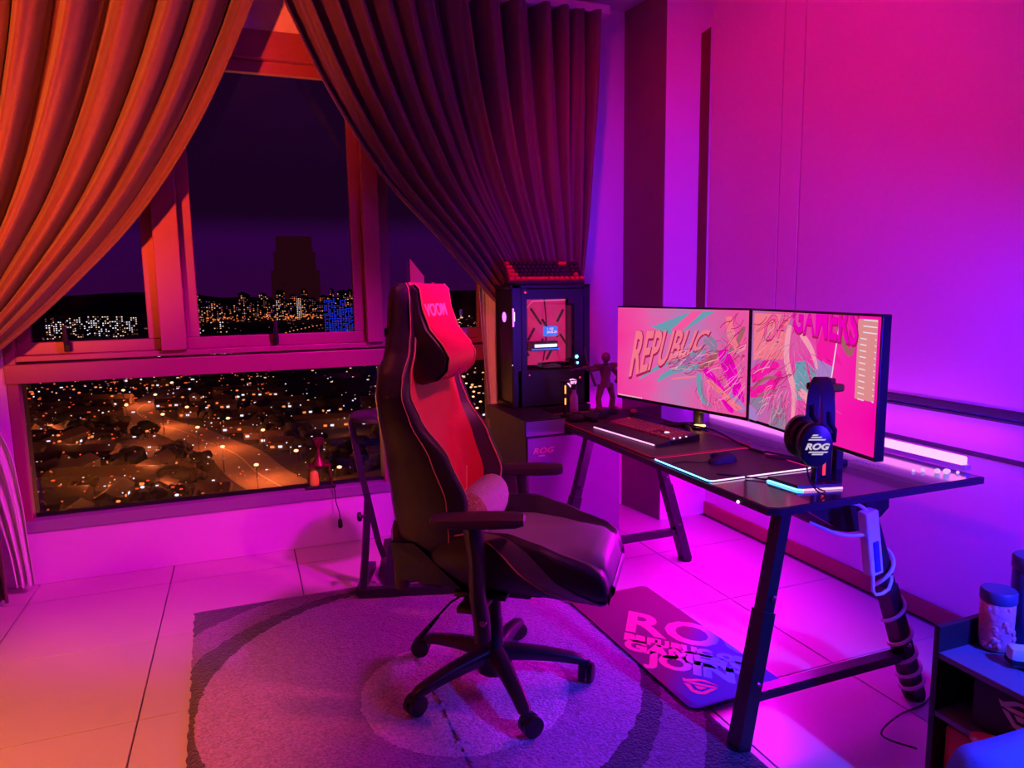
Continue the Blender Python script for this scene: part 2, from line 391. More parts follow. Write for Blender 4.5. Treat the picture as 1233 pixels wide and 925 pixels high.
sh2 = thing('right_sheer_curtain', 'pale sheer curtain strip lit orange beside the dark cabinet', 'curtain', (1.4, 3.95, 0))
o = MB().grid(drape([(1.30, 1.50), (1.315, 1.2), (1.345, .8), (1.375, .4), (1.375, .03)], [(1.62, 1.46), (1.55, 1.2), (1.50, .8), (1.50, .4), (1.50, .03)], 3.955, 3, .016, .020, ns=90, ntt=40, seed=14)).build('sheer_strip', SHEER, None, 'all'); sol(o, .002); o.location = (-1.4, -3.95, 0); o.parent = sh2
struct(MB().box((.25, 3.90, 3.045), (3.7, .16, .05), bev=.004).build('trim_6', WALL))

# ================================================================ RUG
def rug_mat():
    m = bpy.data.materials.new('shag_rug'); m.use_nodes = True; n = m.node_tree; b = n.nodes['Principled BSDF']
    N = n.nodes.new; Lk = n.links.new
    g = N('ShaderNodeNewGeometry'); nz = N('ShaderNodeTexNoise'); nz.inputs['Scale'].default_value = 26; nz.inputs['Detail'].default_value = 5
    Lk(g.outputs['Position'], nz.inputs['Vector'])
    def dist(cx, cy):
        s = N('ShaderNodeVectorMath'); s.operation = 'SUBTRACT'; s.inputs[1].default_value = (cx, cy, 0); Lk(g.outputs['Position'], s.inputs[0])
        q = N('ShaderNodeVectorMath'); q.operation = 'MULTIPLY'; q.inputs[1].default_value = (1, 1, 0); Lk(s.outputs[0], q.inputs[0])
        l = N('ShaderNodeVectorMath'); l.operation = 'LENGTH'; Lk(q.outputs[0], l.inputs[0])
        a = N('ShaderNodeMath'); a.operation = 'MULTIPLY_ADD'; a.inputs[1].default_value = .035; Lk(nz.outputs['Fac'], a.inputs[0]); Lk(l.outputs['Value'], a.inputs[2]); return a.outputs[0]
    def step(d, r):
        a = N('ShaderNodeMath'); a.operation = 'LESS_THAN'; a.inputs[1].default_value = r+.017; Lk(d, a.inputs[0]); return a.outputs[0]
    def mix(f, A, B):
        x = N('ShaderNodeMix'); x.data_type = 'RGBA'; Lk(f, x.inputs[0])
        for i, v in ((6, A), (7, B)):
            if isinstance(v, tuple): x.inputs[i].default_value = (*v, 1)
            else: Lk(v, x.inputs[i])
        return x.outputs[2]
    base = mix(step(dist(.46, 2.36), 1.06), (.065, .02, .09), (.28, .09, .32))
    base = mix(step(dist(.52, 2.42), .90), base, (.085, .025, .11))
    base = mix(step(dist(.575, 2.47), .81), base, (.47, .17, .57))
    base = mix(step(dist(.68, 2.30), .375), base, (.85, .42, .90))
    n3 = N('ShaderNodeTexNoise'); n3.inputs['Scale'].default_value = 110; n3.inputs['Detail'].default_value = 3; Lk(g.outputs['Position'], n3.inputs['Vector'])
    hs = N('ShaderNodeHueSaturation'); Lk(base, hs.inputs['Color'])
    mr = N('ShaderNodeMapRange'); mr.inputs[1].default_value = .3; mr.inputs[2].default_value = .7; mr.inputs[3].default_value = .62; mr.inputs[4].default_value = 1.25
    Lk(n3.outputs['Fac'], mr.inputs[0]); Lk(mr.outputs[0], hs.inputs['Value']); Lk(hs.outputs[0], b.inputs['Base Color'])
    bp = N('ShaderNodeBump'); bp.inputs['Strength'].default_value = .9; bp.inputs['Distance'].default_value = .012; Lk(n3.outputs['Fac'], bp.inputs['Height']); Lk(bp.outputs[0], b.inputs['Normal'])
    b.inputs['Roughness'].default_value = .95; b.inputs['Specular IOR Level'].default_value = .1; b.inputs['Sheen Weight'].default_value = .3
    return m
rnd = random.Random(3)
rows = []
NX, NY = 110, 140
for j in range(NY+1):
    row = []
    for i in range(NX+1):
        x = -.285+1.70*i/NX; y = 1.05+2.335*j/NY
        x -= .03*(1-j/NY)*(1 if i < NX/2 else -0.0)*(1-i/NX) * -2.6
        ed = min(i, NX-i, j, NY-j)
        z = .014+rnd.uniform(-.002, .002) if ed > 1 else (.010 if ed == 1 else .001)
        if ed == 0: x += rnd.uniform(-.004, .004); y += rnd.uniform(-.004, .004)
        row.append((x, y, z))
    rows.append(row)
tag(MB().grid(rows).build('area_rug', rug_mat(), None, 'all'), 'large shaggy rug with pale concentric circles under the gaming chair', 'rug')

# ================================================================ GAMING CHAIR  (local: x forward, y to the sitter's left)
ch = thing('gaming_chair', 'black and red high-backed gaming chair on a five-star base, turned towards the desk', 'chair', (.793, 2.304, .017), R(-36))
def ring_interp(tab, z):
    ks = [r[0] for r in tab]
    if z <= ks[0]: return tab[0][1:]
    for a, b in zip(tab, tab[1:]):
        if z <= b[0]:
            t = (z-a[0])/(b[0]-a[0]); t = t*t*(3-2*t)*.35+t*.65
            return [p+(q-p)*t for p, q in zip(a[1:], b[1:])]
    return tab[-1][1:]
#        z     rear   front   halfw  bolster
BT = [(.42, -.245, -.150, .165, .02), (.50, -.275, -.135, .205, .06), (.62, -.290, -.140, .235, .115), (.76, -.300, -.160, .250, .150), (.90, -.312, -.190, .262, .120),
      (1.02, -.322, -.205, .282, .045), (1.10, -.326, -.215, .290, .022), (1.17, -.326, -.220, .262, .020), (1.235, -.325, -.222, .195, .016), (1.32, -.325, -.224, .165, .014),
      (1.40, -.320, -.226, .160, .012), (1.445, -.315, -.230, .148, .008), (1.465, -.302, -.245, .125, .0)]
ZS = [.42+(1.465-.42)*i/56 for i in range(57)]
def brow(z, sgn, lo, hi):
    ub, uf, w_, p = ring_interp(BT, z)
    P = [(0, ub), (.55*w_, ub), (.86*w_, ub+.012), (.97*w_, ub+.035), (w_, (ub+uf)/2+.2*p), (1.0*w_, uf+.55*p), (.965*w_, uf+.88*p), (.90*w_, uf+p), (.83*w_, uf+.92*p), (.745*w_, uf+.50*p), (.64*w_, uf+.10*p), (.56*w_, uf-.002), (.3*w_, uf+.006), (0, uf+.010)]
    return [(u, sgn*v, z) for v, u in P[lo:hi]]
bs = MB()
for s in (1, -1): bs.grid([brow(z, s, 0, 9) for z in ZS])
# closing caps top and bottom
for z in (ZS[0], ZS[-1]):
    a = brow(z, 1, 0, 14); b = brow(z, -1, 0, 14)
    bs.poly(a+b[::-1][1:-1])
bmesh.ops.remove_doubles(bs.b, verts=bs.b.verts[:], dist=.0005)
bs.build('backrest', BLACK, ch, 'all')
for s in (1, -1):
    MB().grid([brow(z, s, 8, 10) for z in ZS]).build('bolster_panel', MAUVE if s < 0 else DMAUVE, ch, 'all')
cp = MB().grid([brow(z, 1, 9, 14) for z in ZS]).grid([brow(z, -1, 9, 14) for z in ZS])
bmesh.ops.remove_doubles(cp.b, verts=cp.b.verts[:], dist=.0005)
cp.build('center_panel', REDL, ch, 'all')
for s in (1, -1):
    MB().tube([tuple(a+b for a, b in zip(brow(z, s, 8, 9)[0], (.002, 0, 0))) for z in ZS[3:]], .0035, 6).build('piping', PIPE, ch, True)
    MB().tube([tuple(a+b for a, b in zip(brow(z, s, 5, 6)[0], (0, s*.001, 0))) for z in ZS[6:]], .0018, 5).build('stitch_line', PIPE, ch, True)
MB().tube([(-.128, -.13, .695), (-.128, -.05, .672), (-.126, .10, .70), (-.135, .135, .78)], .0016, 5).build('stitch_line', STITCH, ch)
MB().tube([(-.122, -.11, .52), (-.122, .11, .52)], .0016, 5).build('stitch_line', STITCH, ch)
# recline hinge cover and bracket
for s in (1, -1):
    MB().hexa([(-.27, s*.205, .47), (-.04, s*.205, .455), (-.04, s*.232, .455), (-.27, s*.232, .47), (-.285, s*.215, .60), (-.20, s*.21, .60), (-.20, s*.237, .60), (-.285, s*.240, .60)]).build('recline_bracket', METB, ch)
MB().box((-.262, -.205, .545), (.05, .05, .25), bev=.018).build('back_shell_edge', mat('brown_leather', (.09, .03, .035), .45), ch, True)
# neck pillow
hp = []
PP = [(-.262, 1.452), (-.215, 1.462), (-.198, 1.445), (-.190, 1.38), (-.165, 1.31), (-.120, 1.255), (-.098, 1.215), (-.105, 1.17), (-.140, 1.135), (-.195, 1.120), (-.240, 1.135), (-.265, 1.20)]
def prow(v, k):
    cx_ = -.20; cz = 1.30
    return [(cx_+(u-cx_)*k, v, cz+(z-cz)*(.96*k+.04)) for u, z in PP]
prs = [prow(v, k) for v, k in ((-.150, .80), (-.146, .93), (-.135, .985), (-.10, 1), (0, 1.02), (.10, 1), (.135, .985), (.146, .93), (.150, .80))]
pil = MB().grid(prs, close=True, cap=True).build('neck_pillow', BLACK, ch, True)
fr_ = [[(u+.004, v, z) for u, v, z in r[1:9]] for r in [prow(v, 1.0) for v in [-.138+.276*i/10 for i in range(11)]]]
MB().grid(fr_).build('pillow_front', REDL, pil, 'all')
for s in (1, -1): MB().tube([(u+.006, s*.138, z) for u, v, z in prow(0, 1.0)[1:9]], .003, 6).build('pillow_piping', PIPE, pil, True)
for s in (1, -1): MB().tube([(-.192, s*.105, 1.38), (-.162, s*.095, 1.30), (-.120, s*.070, 1.245), (-.100, s*.075, 1.20), (-.118, s*.10, 1.15)], .0018, 5).build('pillow_stitching', STITCH, pil)
text('pillow_lettering', 'VOOM', .066, STITCH, pil, frame((-.1775, -.118, 1.352), (0, 1, 0), (-.28, 0, 1)), .0015, .15, xs=1.0, bold=.0022)
MB().box((-.262, 0, 1.30), (.12, .296, .03), bev=.004).build('pillow_strap', BLACKF, ch)
# seat
#       x     centre z, crest z, halfw, bottom z
ST = [(-.21, .555, .575, .205, .475), (-.12, .560, .625, .235, .450), (0, .565, .652, .250, .440), (.12, .572, .655, .255, .438), (.22, .578, .628, .256, .436), (.31, .580, .595, .254, .432), (.38, .572, .574, .250, .425), (.42, .550, .548, .245, .420), (.445, .515, .512, .238, .425), (.450, .475, .470, .230, .440)]
XS = [-.21+.66*i/44 for i in range(45)]
def srow(x, s, lo, hi):
    c_, k_, w_, b_ = ring_interp(ST, x)
    P = [(0, b_), (.6*w_, b_), (.84*w_, b_+.012), (.93*w_, b_+.04), (1.0*w_, (b_+k_)/2), (.99*w_, k_-.025), (.93*w_, k_-.003), (.86*w_, k_), (.78*w_, k_-.012), (.66*w_, (k_+c_)/2-.012), (.60*w_, c_+.002), (.35*w_, c_+.006), (0, c_+.008)]
    return [(x, s*v, z) for v, z in P[lo:hi]]
sb = MB()
for s in (1, -1): sb.grid([srow(x, s, 0, 8) for x in XS])
for x in (XS[0], XS[-1]):
    a = srow(x, 1, 0, 13); b = srow(x, -1, 0, 13); sb.poly(a+b[::-1][1:-1])
bmesh.ops.remove_doubles(sb.b, verts=sb.b.verts[:], dist=.0005)
seat = sb.build('seat', BLACK, ch, 'all')
sc = MB()
for s in (1, -1): sc.grid([srow(x, s, 9, 13) for x in XS])
c_end = [srow(XS[-1], 1, 9, 13), srow(XS[-1], -1, 9, 13)]
bmesh.ops.remove_doubles(sc.b, verts=sc.b.verts[:], dist=.0005)
# nose of the centre pad, rolled down over the front
nose = []
for k in range(9):
    a = PI/2*k/8
    nose.append([(.445+.022*math.sin(a)-.012*(k/8)**2, y*(1-.12*k/8), .44+.035*math.cos(a)*1.0+.0*a) for y in [-.145+.29*i/8 for i in range(9)]])
sc.build('seat_pad', GREYL, ch, 'all')
MB().grid([[(.452, y, .480) for y in [-.15+.3*i/8 for i in range(9)]]]+[[(x+.012, y*.95, z) for y in [-.15+.3*i/8 for i in range(9)]] for x, z in ((.450, .470), (.444, .445), (.425, .425), (.38, .420))]).build('seat_pad_nose', GREYL, ch, 'all')
for s in (1, -1):
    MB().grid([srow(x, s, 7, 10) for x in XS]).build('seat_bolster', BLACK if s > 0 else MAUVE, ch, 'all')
    xs_ = [x for x in XS if x > -.12]
    st = []
    def along(p, f):
        f = max(0, min(len(p)-1.001, f)); k = int(f); return Vector(p[k]).lerp(Vector(p[k+1]), f-k)
    for x in xs_:
        t = max(0, (x+.02)/.46); p = srow(x, s, 0, 9)
        hi = 7.3-5.0*t; row_ = [along(p, hi-q_*.45) for q_ in range(4)]
        st.append([tuple(v+Vector((0, s*.004, -.002*(1 if hi < 3 else -1)))) for v in row_])
    MB().grid(st).build('seat_trim', MAUVE, ch, 'all')
    MB().tube([r[-1] for r in st], .0028, 6).build('seat_piping', PIPE, ch, True)
MB().box((.02, 0, .405), (.30, .22, .05), bev=.012).box((.02, 0, .43), (.18, .44, .02), bev=.004).box((.19, -.10, .415), (.05, .06, .03), bev=.01).build('tilt_mechanism', METB, ch, True)
# arms
for s in (1, -1):
    ax = .045
    m = MB()
    m.tube([(ax+.015, s*.315, .33), (ax+.012, s*.315, .40), (ax, s*.315, .48), (ax, s*.315, .60), (ax-.01, s*.318, .725)], [.036, .037, .036, .038, .045], 14, sq=(1.0, .72))
    m.box((.02, s*.26, .425), (.09, .13, .018), bev=.004)
    m.build('arm_post', NYLON, ch, True)
    MB().tube([(ax+.028, s*.344, .405), (ax+.028, s*.356, .405)], .011, 12).build('arm_bolt', CHROME, ch, True)
    pd = MB(); pr_ = []
    for k, (x, w_, zt, zb) in enumerate(((-.150, .018, .735, .722), (-.146, .034, .743, .712), (-.12, .043, .747, .706), (-.04, .046, .750, .704), (.05, .046, .752, .704), (.115, .043, .750, .706), (.140, .034, .746, .712), (.146, .018, .738, .722))):
        pr_.append([(x, w_*math.cos(a), (zt+zb)/2+(zt-zb)/2*math.copysign(abs(math.sin(a))**.6, math.sin(a))) for a in [2*PI*i/18 for i in range(18)]])
    pd.grid(pr_, close=True, cap=True)
    o = pd.build('arm_pad', PAD, ch, True); o.location = (ax+.01, s*.318, 0); o.rotation_euler = (0, 0, R(13))
# gas lift, hub, legs, castors
MB().lathe([(.048, .055), (.052, .07), (.052, .11), (.040, .125), (.036, .13), (.034, .25), (.030, .255), (.027, .40)], n=24).build('gas_lift', NYLON, ch, True)
MB().lathe([(.040, .04), (.062, .05), (.066, .09), (.060, .125), (.045, .135)], n=20).build('base_hub', NYLON, ch, True)
for k in range(5):
    az = R(52.3+72*k+36); d = Vector((math.cos(az), math.sin(az), 0)); n_ = Vector((-d.y, d.x, 0)); rws = []
    for i in range(13):
        t = i/12; rr = .03+.315*t; zz = .118-.006*t-.040*t*t; hh = .030-.014*t; wd = .031-.009*t
        if i == 12: hh *= .5; wd *= .6
        rws.append([tuple(d*rr+n_*(wd*math.copysign(abs(math.cos(a))**.6, math.cos(a)))+Vector((0, 0, zz+hh*math.copysign(abs(math.sin(a))**.6, math.sin(a))))) for a in [2*PI*q/14 for q in range(14)]])
    MB().grid(rws, close=True, cap=True).build('base_leg', NYLON, ch, True)
    cpos = d*.345; yaw_ = az+R((40, -60, 100, 10, 160)[k]); wx = Vector((math.cos(yaw_), math.sin(yaw_), 0)); off = Vector((-wx.y, wx.x, 0))*.014
    cm = MB()
    for s in (1, -1):
        c0 = cpos+off+wx*s*.007+Vector((0, 0, .036)); cm.tube([c0-wx*s*.003, c0+wx*s*.0, c0+wx*s*.017, c0+wx*s*.020], [.030, .0355, .0355, .028], 20)
    ca = cm.build('castor', PLAST, ch, True)
    MB().tube([cpos+Vector((0, 0, .04)), cpos+Vector((0, 0, .075))], .008, 8).box(tuple(cpos+off*.3+Vector((0, 0, .058))), (.034, .034, .018), bev=.006).build('castor_stem', METB, ca, True)
MB().tube([(-.03, -.10, .41), (-.10, -.17, .375), (-.155, -.215, .315)], .004, 8).tube([(-.135, -.20, .335), (-.185, -.245, .275)], [.006, .010], 10).build('tilt_lever', METB, ch, True)

# cushion on the seat
cu = thing('lumbar_cushion', 'grey knitted cushion with a patterned end lying across the chair seat', 'cushion', (.793, 2.304, .017), R(-36))
rw_ = []
for i in range(17):
    t = i/16; y = -.205+.41*t; k = max(.12, (1-abs(2*t-1)**4.5))**.5
    rw_.append([(-.035+.068*k*math.cos(a), y, .672+.088*k*math.sin(a)) for a in [2*PI*q/20 for q in range(20)]])
MB().grid(rw_[3:], close=True, cap=True).build('cushion_body', KNIT, cu, True)
MB().grid(rw_[:4], close=True, cap=True).build('cushion_end', PATT, cu, True)

# ================================================================ DESK
DZ = .76; DX0, DX1, DY0, DY1 = 1.515, 2.47, 1.70, 3.53
dk = thing('gaming_desk', 'long black glass-topped desk on two black trestle legs beneath the monitors', 'desk', (2.0, 2.6, 0))
def dl(o): o.location = (-2.0, -2.6, 0); return o
# top with clipped front corner
def toppoly(z, i=0): return [(DX0+i, DY0+.02+i, z), (DX0+.03+i, DY0+i, z), (DX1-i, DY0+i, z), (DX1-i, DY1-i, z), (DX0+.05+i, DY1-i, z), (DX0+i, DY1-.05-i, z)]
o = MB().poly(toppoly(DZ-.026), (0, 0, .024)).build('desk_top', DESKE, dk); dl(o)
o = MB().poly(toppoly(DZ-.002, .006), (0, 0, .002)).build('glass_surface', GLASST, dk); dl(o)
def trestle(y, yl):
    for (xt, xb) in ((1.60, 1.385), (1.95, 2.145)):
        p0 = Vector((xt, y, DZ-.028)); p1 = Vector((xb, yl, .012)); mid = p0.lerp(p1, .44)
        a = MB().tube([p0, mid], .034, 4, sq=(1, .8)).tube([mid-(p1-p0)*.01, p1], .041, 4, sq=(1, .8)); o = a.build('leg', METB, dk); dl(o)
        f = MB().tube([p1+Vector((0, 0, .008)), p1-Vector((0, 0, .012))], [.036, .034], 10).build('foot', RUBBER, o)
        for t in (.36, .72): q = p0.lerp(p1, t); MB().ball((q.x, q.y-.034, q.z), .009, 1).build('leg_bolt', CHROME, o)
    q = lambda a, b, t: Vector(a).lerp(Vector(b), t)
    a = q((1.60, y, DZ), (1.385, yl, 0), .785); b = q((1.95, y, DZ), (2.145, yl, 0), .785)
    o = MB().tube([a, b], .028, 4, sq=(1, .8)).build('crossbar', METB, dk); dl(o)
    o = MB().box((1.775, y+.03, DZ-.038), (.34, .04, .022), bev=.004).build('top_rail', METB, dk); dl(o)
trestle(1.75, 1.665); trestle(3.10, 3.05)
o = MB().box((DX0-.002, 3.37, DZ-.014), (.006, .05, .02), bev=.002).build('edge_sticker', TAGO, dk); dl(o)
o = MB().ball((DX0-.002, 1.86, DZ-.020), .006, 2).build('edge_light', LEDW, dk); dl(o)
def under(name, label, cat): return thing(name, label, cat, (2.0, 1.95, .6))
# net holding cables below the desk
cn = tag(MB().grid([[(1.66+.5*i/14, 1.84+.06*math.sin(3*j/6)+.25*j/6, .728-.18*(math.sin(PI*min(1, (i/14)**1.6))*.55+.45*(i/14)**1.2)*(1 if j < 4 else 1)-.02*math.sin(j)) for i in range(15)] for j in range(7)]).build('cable_hammock', BLACKF, None, True), 'dark cable hammock sagging under the right end of the desk', 'cable tray'); sol(cn, .006)
sol(MB().grid([[(1.66+.5*i/14, 1.835, .731) for i in range(15)], [(1.66+.5*i/14, 1.83, .728-.18*(math.sin(PI*min(1, (i/14)**1.6))*.55+.45*(i/14)**1.2)) for i in range(15)]]).build('side_cloth', BLACKF, cn), .004)
ps = thing('power_strip', 'white power strip hanging with its cables beside the rear right desk leg', 'power strip', (1.93, 1.695, .595))
MB().box((0, 0, 0), (.055, .04, .23), rot=(0, R(-10), 0), bev=.006).build('strip_body', WHITE, ps)
MB().box((.008, -.022, -.045), (.022, .008, .11), rot=(0, R(-10), 0), bev=.003).build('strip_socket', mat('blue_socket', (.05, .05, .5), .4), ps)
for k, pts in enumerate(([(-.02, 0, .11), (-.05, .03, .132), (-.13, .08, .125)], [(-.03, 0, .03), (-.10, .03, .03), (-.17, .10, .06)], [(.02, 0, -.115), (.03, 0, -.19), (.09, -.01, -.17), (.115, .015, -.085)])):
    MB().tube([interp([tuple(p) for p in pts], t/8) for t in range(9)], .006, 8).build('strip_cable', CORD, ps, True)
# white cord spiralling down the leg
p0 = Vector((1.95, 1.75, DZ-.03)); p1 = Vector((2.145, 1.665, .02)); ax_ = (p1-p0).normalized(); X_ = ax_.cross(Vector((0, 1, 0))).normalized(); Y_ = ax_.cross(X_)
pts = []
for i in range(220):
    t = i/219; ang = 2*PI*(2.6*t+3.4*t**3); c_ = p0.lerp(p1, .28+.70*t); pts.append(c_+X_*math.cos(ang)*.041+Y_*math.sin(ang)*.041)
tag(MB().tube(pts, .0065, 8).build('wound_cord', CORD, None, True), 'white cord wound in a spiral around the rear right desk leg', 'cord')
# led bar lying along the rear edge
lb = thing('light_bar', 'bright white light bar lying along the rear edge of the desk', 'light', (2.49, 2.55, DZ))
MB().box((0, 0, .012), (.03, 1.55, .022), bev=.003).build('bar_housing', WHITE, lb)
MB().box((-.004, 0, .034), (.022, 1.53, .038), bev=.006).build('bar_tube', LEDBAR, lb)

# desk mat, mouse pad
def rpoly(x0, x1, y0, y1, r, z, n=6):
    P = []
    for cx_, cy_, a0 in ((x1-r, y0+r, -90), (x1-r, y1-r, 0), (x0+r, y1-r, 90), (x0+r, y0+r, 180)):
        for k in range(n+1): a = R(a0+90*k/n); P.append((cx_+r*math.cos(a), cy_+r*math.sin(a), z))
    return P
dm = thing('desk_mat', 'dark cloth desk mat with a red stitched edge under the keyboard', 'desk mat', (1.78, 2.97, DZ))
MB().poly(rpoly(-.245, .26, -.545, .535, .02, .0002), (0, 0, .003)).build('mat_cloth', MATC, dm)
pp = rpoly(-.245, .26, -.545, .535, .02, .003); MB().tube(pp+[pp[0]], .0032, 6).build('mat_edge', MATE, dm, True)
mp = thing('mouse_pad', 'black mouse pad with a glowing blue and pink light edge', 'mouse pad', (1.76, 2.215, DZ))
MB().poly(rpoly(-.235, .235, -.185, .185, .02, .0002), (0, 0, .004)).build('pad_cloth', MATC, mp)
pp = rpoly(-.235, .235, -.185, .185, .02, .005)
nq = len(pp)
MB().tube(pp[3*7+4:]+pp[:1]+[pp[3]], .0026, 6).build('glow_edge', LEDW, mp, True)
MB().tube(pp[2*7+4:3*7+4+1], .0024, 6).build('glow_edge', LEDB, mp, True)
MB().tube(pp[3:2*7+5], .0020, 6).build('glow_edge', LEDQ, mp, True)
MB().box((.235, .12, .008), (.03, .09, .014), bev=.003).build('controller_box', PLAST, mp)
# mouse
ms = thing('gaming_mouse', 'black gaming mouse on the glowing mouse pad', 'mouse', (1.745, 2.245, DZ+.005), R(180))
rws = []
for i in range(15):
    t = i/14; x = -.062+.124*t; hw = .030*math.sqrt(max(.03, 1-(2*t-1)**4))*(1+.12*math.cos(2*PI*t)); ht = .042*math.sin(PI*(.12+.80*t**.8))**.8
    rws.append([(x, hw*math.cos(a), max(0.0, ht*math.sin(a))) for a in [PI*k/14 for k in range(15)]])
for r in rws: pass
MB().grid(rws).grid([[(p[0], p[1], .0005) for p in (r[0], r[-1])] for r in rws]).build('mouse_shell', PLASTM, ms, True)
MB().tube([(.038, -.006, .030), (.038, .006, .030)], .010, 14).build('scroll_wheel', RUBBER, ms, True)
MB().box((.035, 0, .0305), (.05, .0015, .012)).build('button_split', RUBBER, ms)
MB().tube([(.062, 0, .008), (.09, -.01, .004), (.14, -.06, .003), (.20, -.05, .003)], .0022, 6).build('mouse_cable', RUBBER, ms, True)

# keyboard
kb = thing('gaming_keyboard', 'black mechanical keyboard with a wrist rest and light line on the desk', 'keyboard', (1.60, 3.075, DZ+.004), math.atan2(-.994, .108))
KW, KD = .50, .158   # local x along the keyboard, local y away from the chair
MB().hexa([(0, .085, 0), (KW, .085, 0), (KW, .085+KD, 0), (0, .085+KD, 0), (0, .085, .018), (KW, .085, .018), (KW, .085+KD, .032), (0, .085+KD, .032)]).build('keyboard_case', PLAST, kb)
MB().hexa([(.0, 0, 0), (KW, 0, 0), (KW, .082, 0), (0, .082, 0), (.004, .006, .010), (KW-.004, .006, .010), (KW-.002, .080, .020), (.002, .080, .020)]).build('wrist_rest', PLASTM, kb)
MB().box((KW/2, -.002, .006), (KW*.94, .005, .005)).build('light_line', LEDP, kb)
def keyfield(parent, x0, y0, u, rowsdef, zf, h, mats, nm='key', tilt=0):
    me = {}
    for j, rw in enumerate(rowsdef):
        x = 0
        for it in rw:
            if it[0] == 's': x += it[1]; continue
            wd, mm = it[1], it[2]; key = (wd, mm)
            if key not in me:
                b = MB(); g = u*.46; gx = wd*u/2-.04*u; t = u*.12
                b.hexa([(-gx, -g, 0), (gx, -g, 0), (gx, g, 0), (-gx, g, 0), (-gx+t, -g+t, h), (gx-t, -g+t, h), (gx-t, g-t, h), (-gx+t, g-t, h)])
                o = b.build(nm, mats[mm], parent); me[key] = o.data
            else:
                o = bpy.data.objects.new(nm, me[key]); C.objects.link(o); o.parent = parent
            yy = y0+(len(rowsdef)-1-j)*u; o.location = (x0+(x+wd/2)*u, yy, zf(yy)); o.rotation_euler = (tilt, 0, 0)
            x += wd
k_ = lambda n, m=0: [('k', 1, m)]*n
sp_ = lambda a: [('s', a)]
RD = [k_(1, 1)+sp_(1)+k_(4)+sp_(.5)+k_(4)+sp_(.5)+k_(4)+sp_(.3)+k_(3)+sp_(.3)+k_(4),
      k_(13)+[('k', 2, 0)]+sp_(.3)+k_(3)+sp_(.3)+k_(4),
      [('k', 1.5, 0)]+k_(12)+[('k', 1.5, 0)]+sp_(.3)+k_(3)+sp_(.3)+k_(4),
      [('k', 1.75, 0)]+k_(11)+[('k', 2.25, 0)]+sp_(3.6)+k_(4),
      [('k', 2.25, 0)]+k_(10)+[('k', 2.75, 0)]+sp_(1.3)+k_(1)+sp_(1.3)+k_(4),
      [('k', 1.25, 0)]*3+[('k', 6.25, 0)]+[('k', 1.25, 0)]*4+sp_(.3)+k_(3)+sp_(.3)+[('k', 2, 0)]+k_(2)]
keyfield(kb, .014, .098, .0208, RD, lambda y: .018+(y-.085)*.0886, .009, [PINKK, REDK], tilt=R(5))
eye_logo(MB(), frame((.40, .135, .0335), (1, 0, 0), (0, 1, .09)), .028, .001).build('key_logo', LEDW, kb)
o = MB()
for k in range(3): o.ball((KW-.006, .10+.035*k, .026), .0045, 1)
o.build('status_light', LEDW, kb)

# monitors
def screen_mat(name, side):
    m = bpy.data.materials.new(name); m.use_nodes = True; n = m.node_tree; n.nodes.clear(); N = n.nodes.new; Lk = n.links.new
    t = N('ShaderNodeTexCoord'); s = N('ShaderNodeSeparateXYZ'); Lk(t.outputs['Generated'], s.inputs[0])
    nz = N('ShaderNodeTexNoise'); nz.inputs['Scale'].default_value = 2.2; nz.inputs['Detail'].default_value = 2; Lk(t.outputs['Generated'], nz.inputs['Vector'])
    rp = N('ShaderNodeValToRGB'); e = rp.color_ramp.elements
    if side == 'L': cols = ((0, (1, .02, .33)), (.35, (.95, .10, .42)), (.55, (.55, .20, .50)), (.8, (.9, .10, .40)))
    else: cols = ((0, (.42, .18, .52)), (.4, (.80, .10, .42)), (.62, (1, .02, .45)), (1, (1, 0, .42)))
    e[0].position, e[0].color = cols[0][0], (*cols[0][1], 1); e[1].position, e[1].color = cols[-1][0], (*cols[-1][1], 1)
    for p, c in cols[1:-1]: x = e.new(p); x.color = (*c, 1)
    ad = N('ShaderNodeMath'); ad.operation = 'MULTIPLY_ADD'; ad.inputs[1].default_value = .5; Lk(nz.outputs['Fac'], ad.inputs[0])
    mm = N('ShaderNodeMath'); mm.operation = 'MULTIPLY_ADD'; mm.inputs[1].default_value = .75; mm.inputs[2].default_value = -.10; Lk(s.outputs['X'], mm.inputs[0]); Lk(mm.outputs[0], ad.inputs[2])
    Lk(ad.outputs[0], rp.inputs[0]); em = N('ShaderNodeEmission'); em.inputs[1].default_value = 1.0; Lk(rp.outputs[0], em.inputs[0]); o = N('ShaderNodeOutputMaterial'); Lk(em.outputs[0], o.inputs[0]); return m
SA = {k: emis('screen_'+k, c, 1.0) for k, c in dict(salmon=(1, .20, .30), darkred=(.45, .01, .12), hot=(1, .01, .40), pink=(1, .10, .38), grey=(.30, .22, .38), teal=(.16, .36, .48), brown=(.40, .13, .14), lilac=(.45, .22, .62), pale=(1, .35, .50), white=(.9, .75, .85), magenta=(.95, .0, .55), panel=(.80, .28, .30), ink=(.16, .02, .12)).items()}
MW_, MH_ = .86, .49
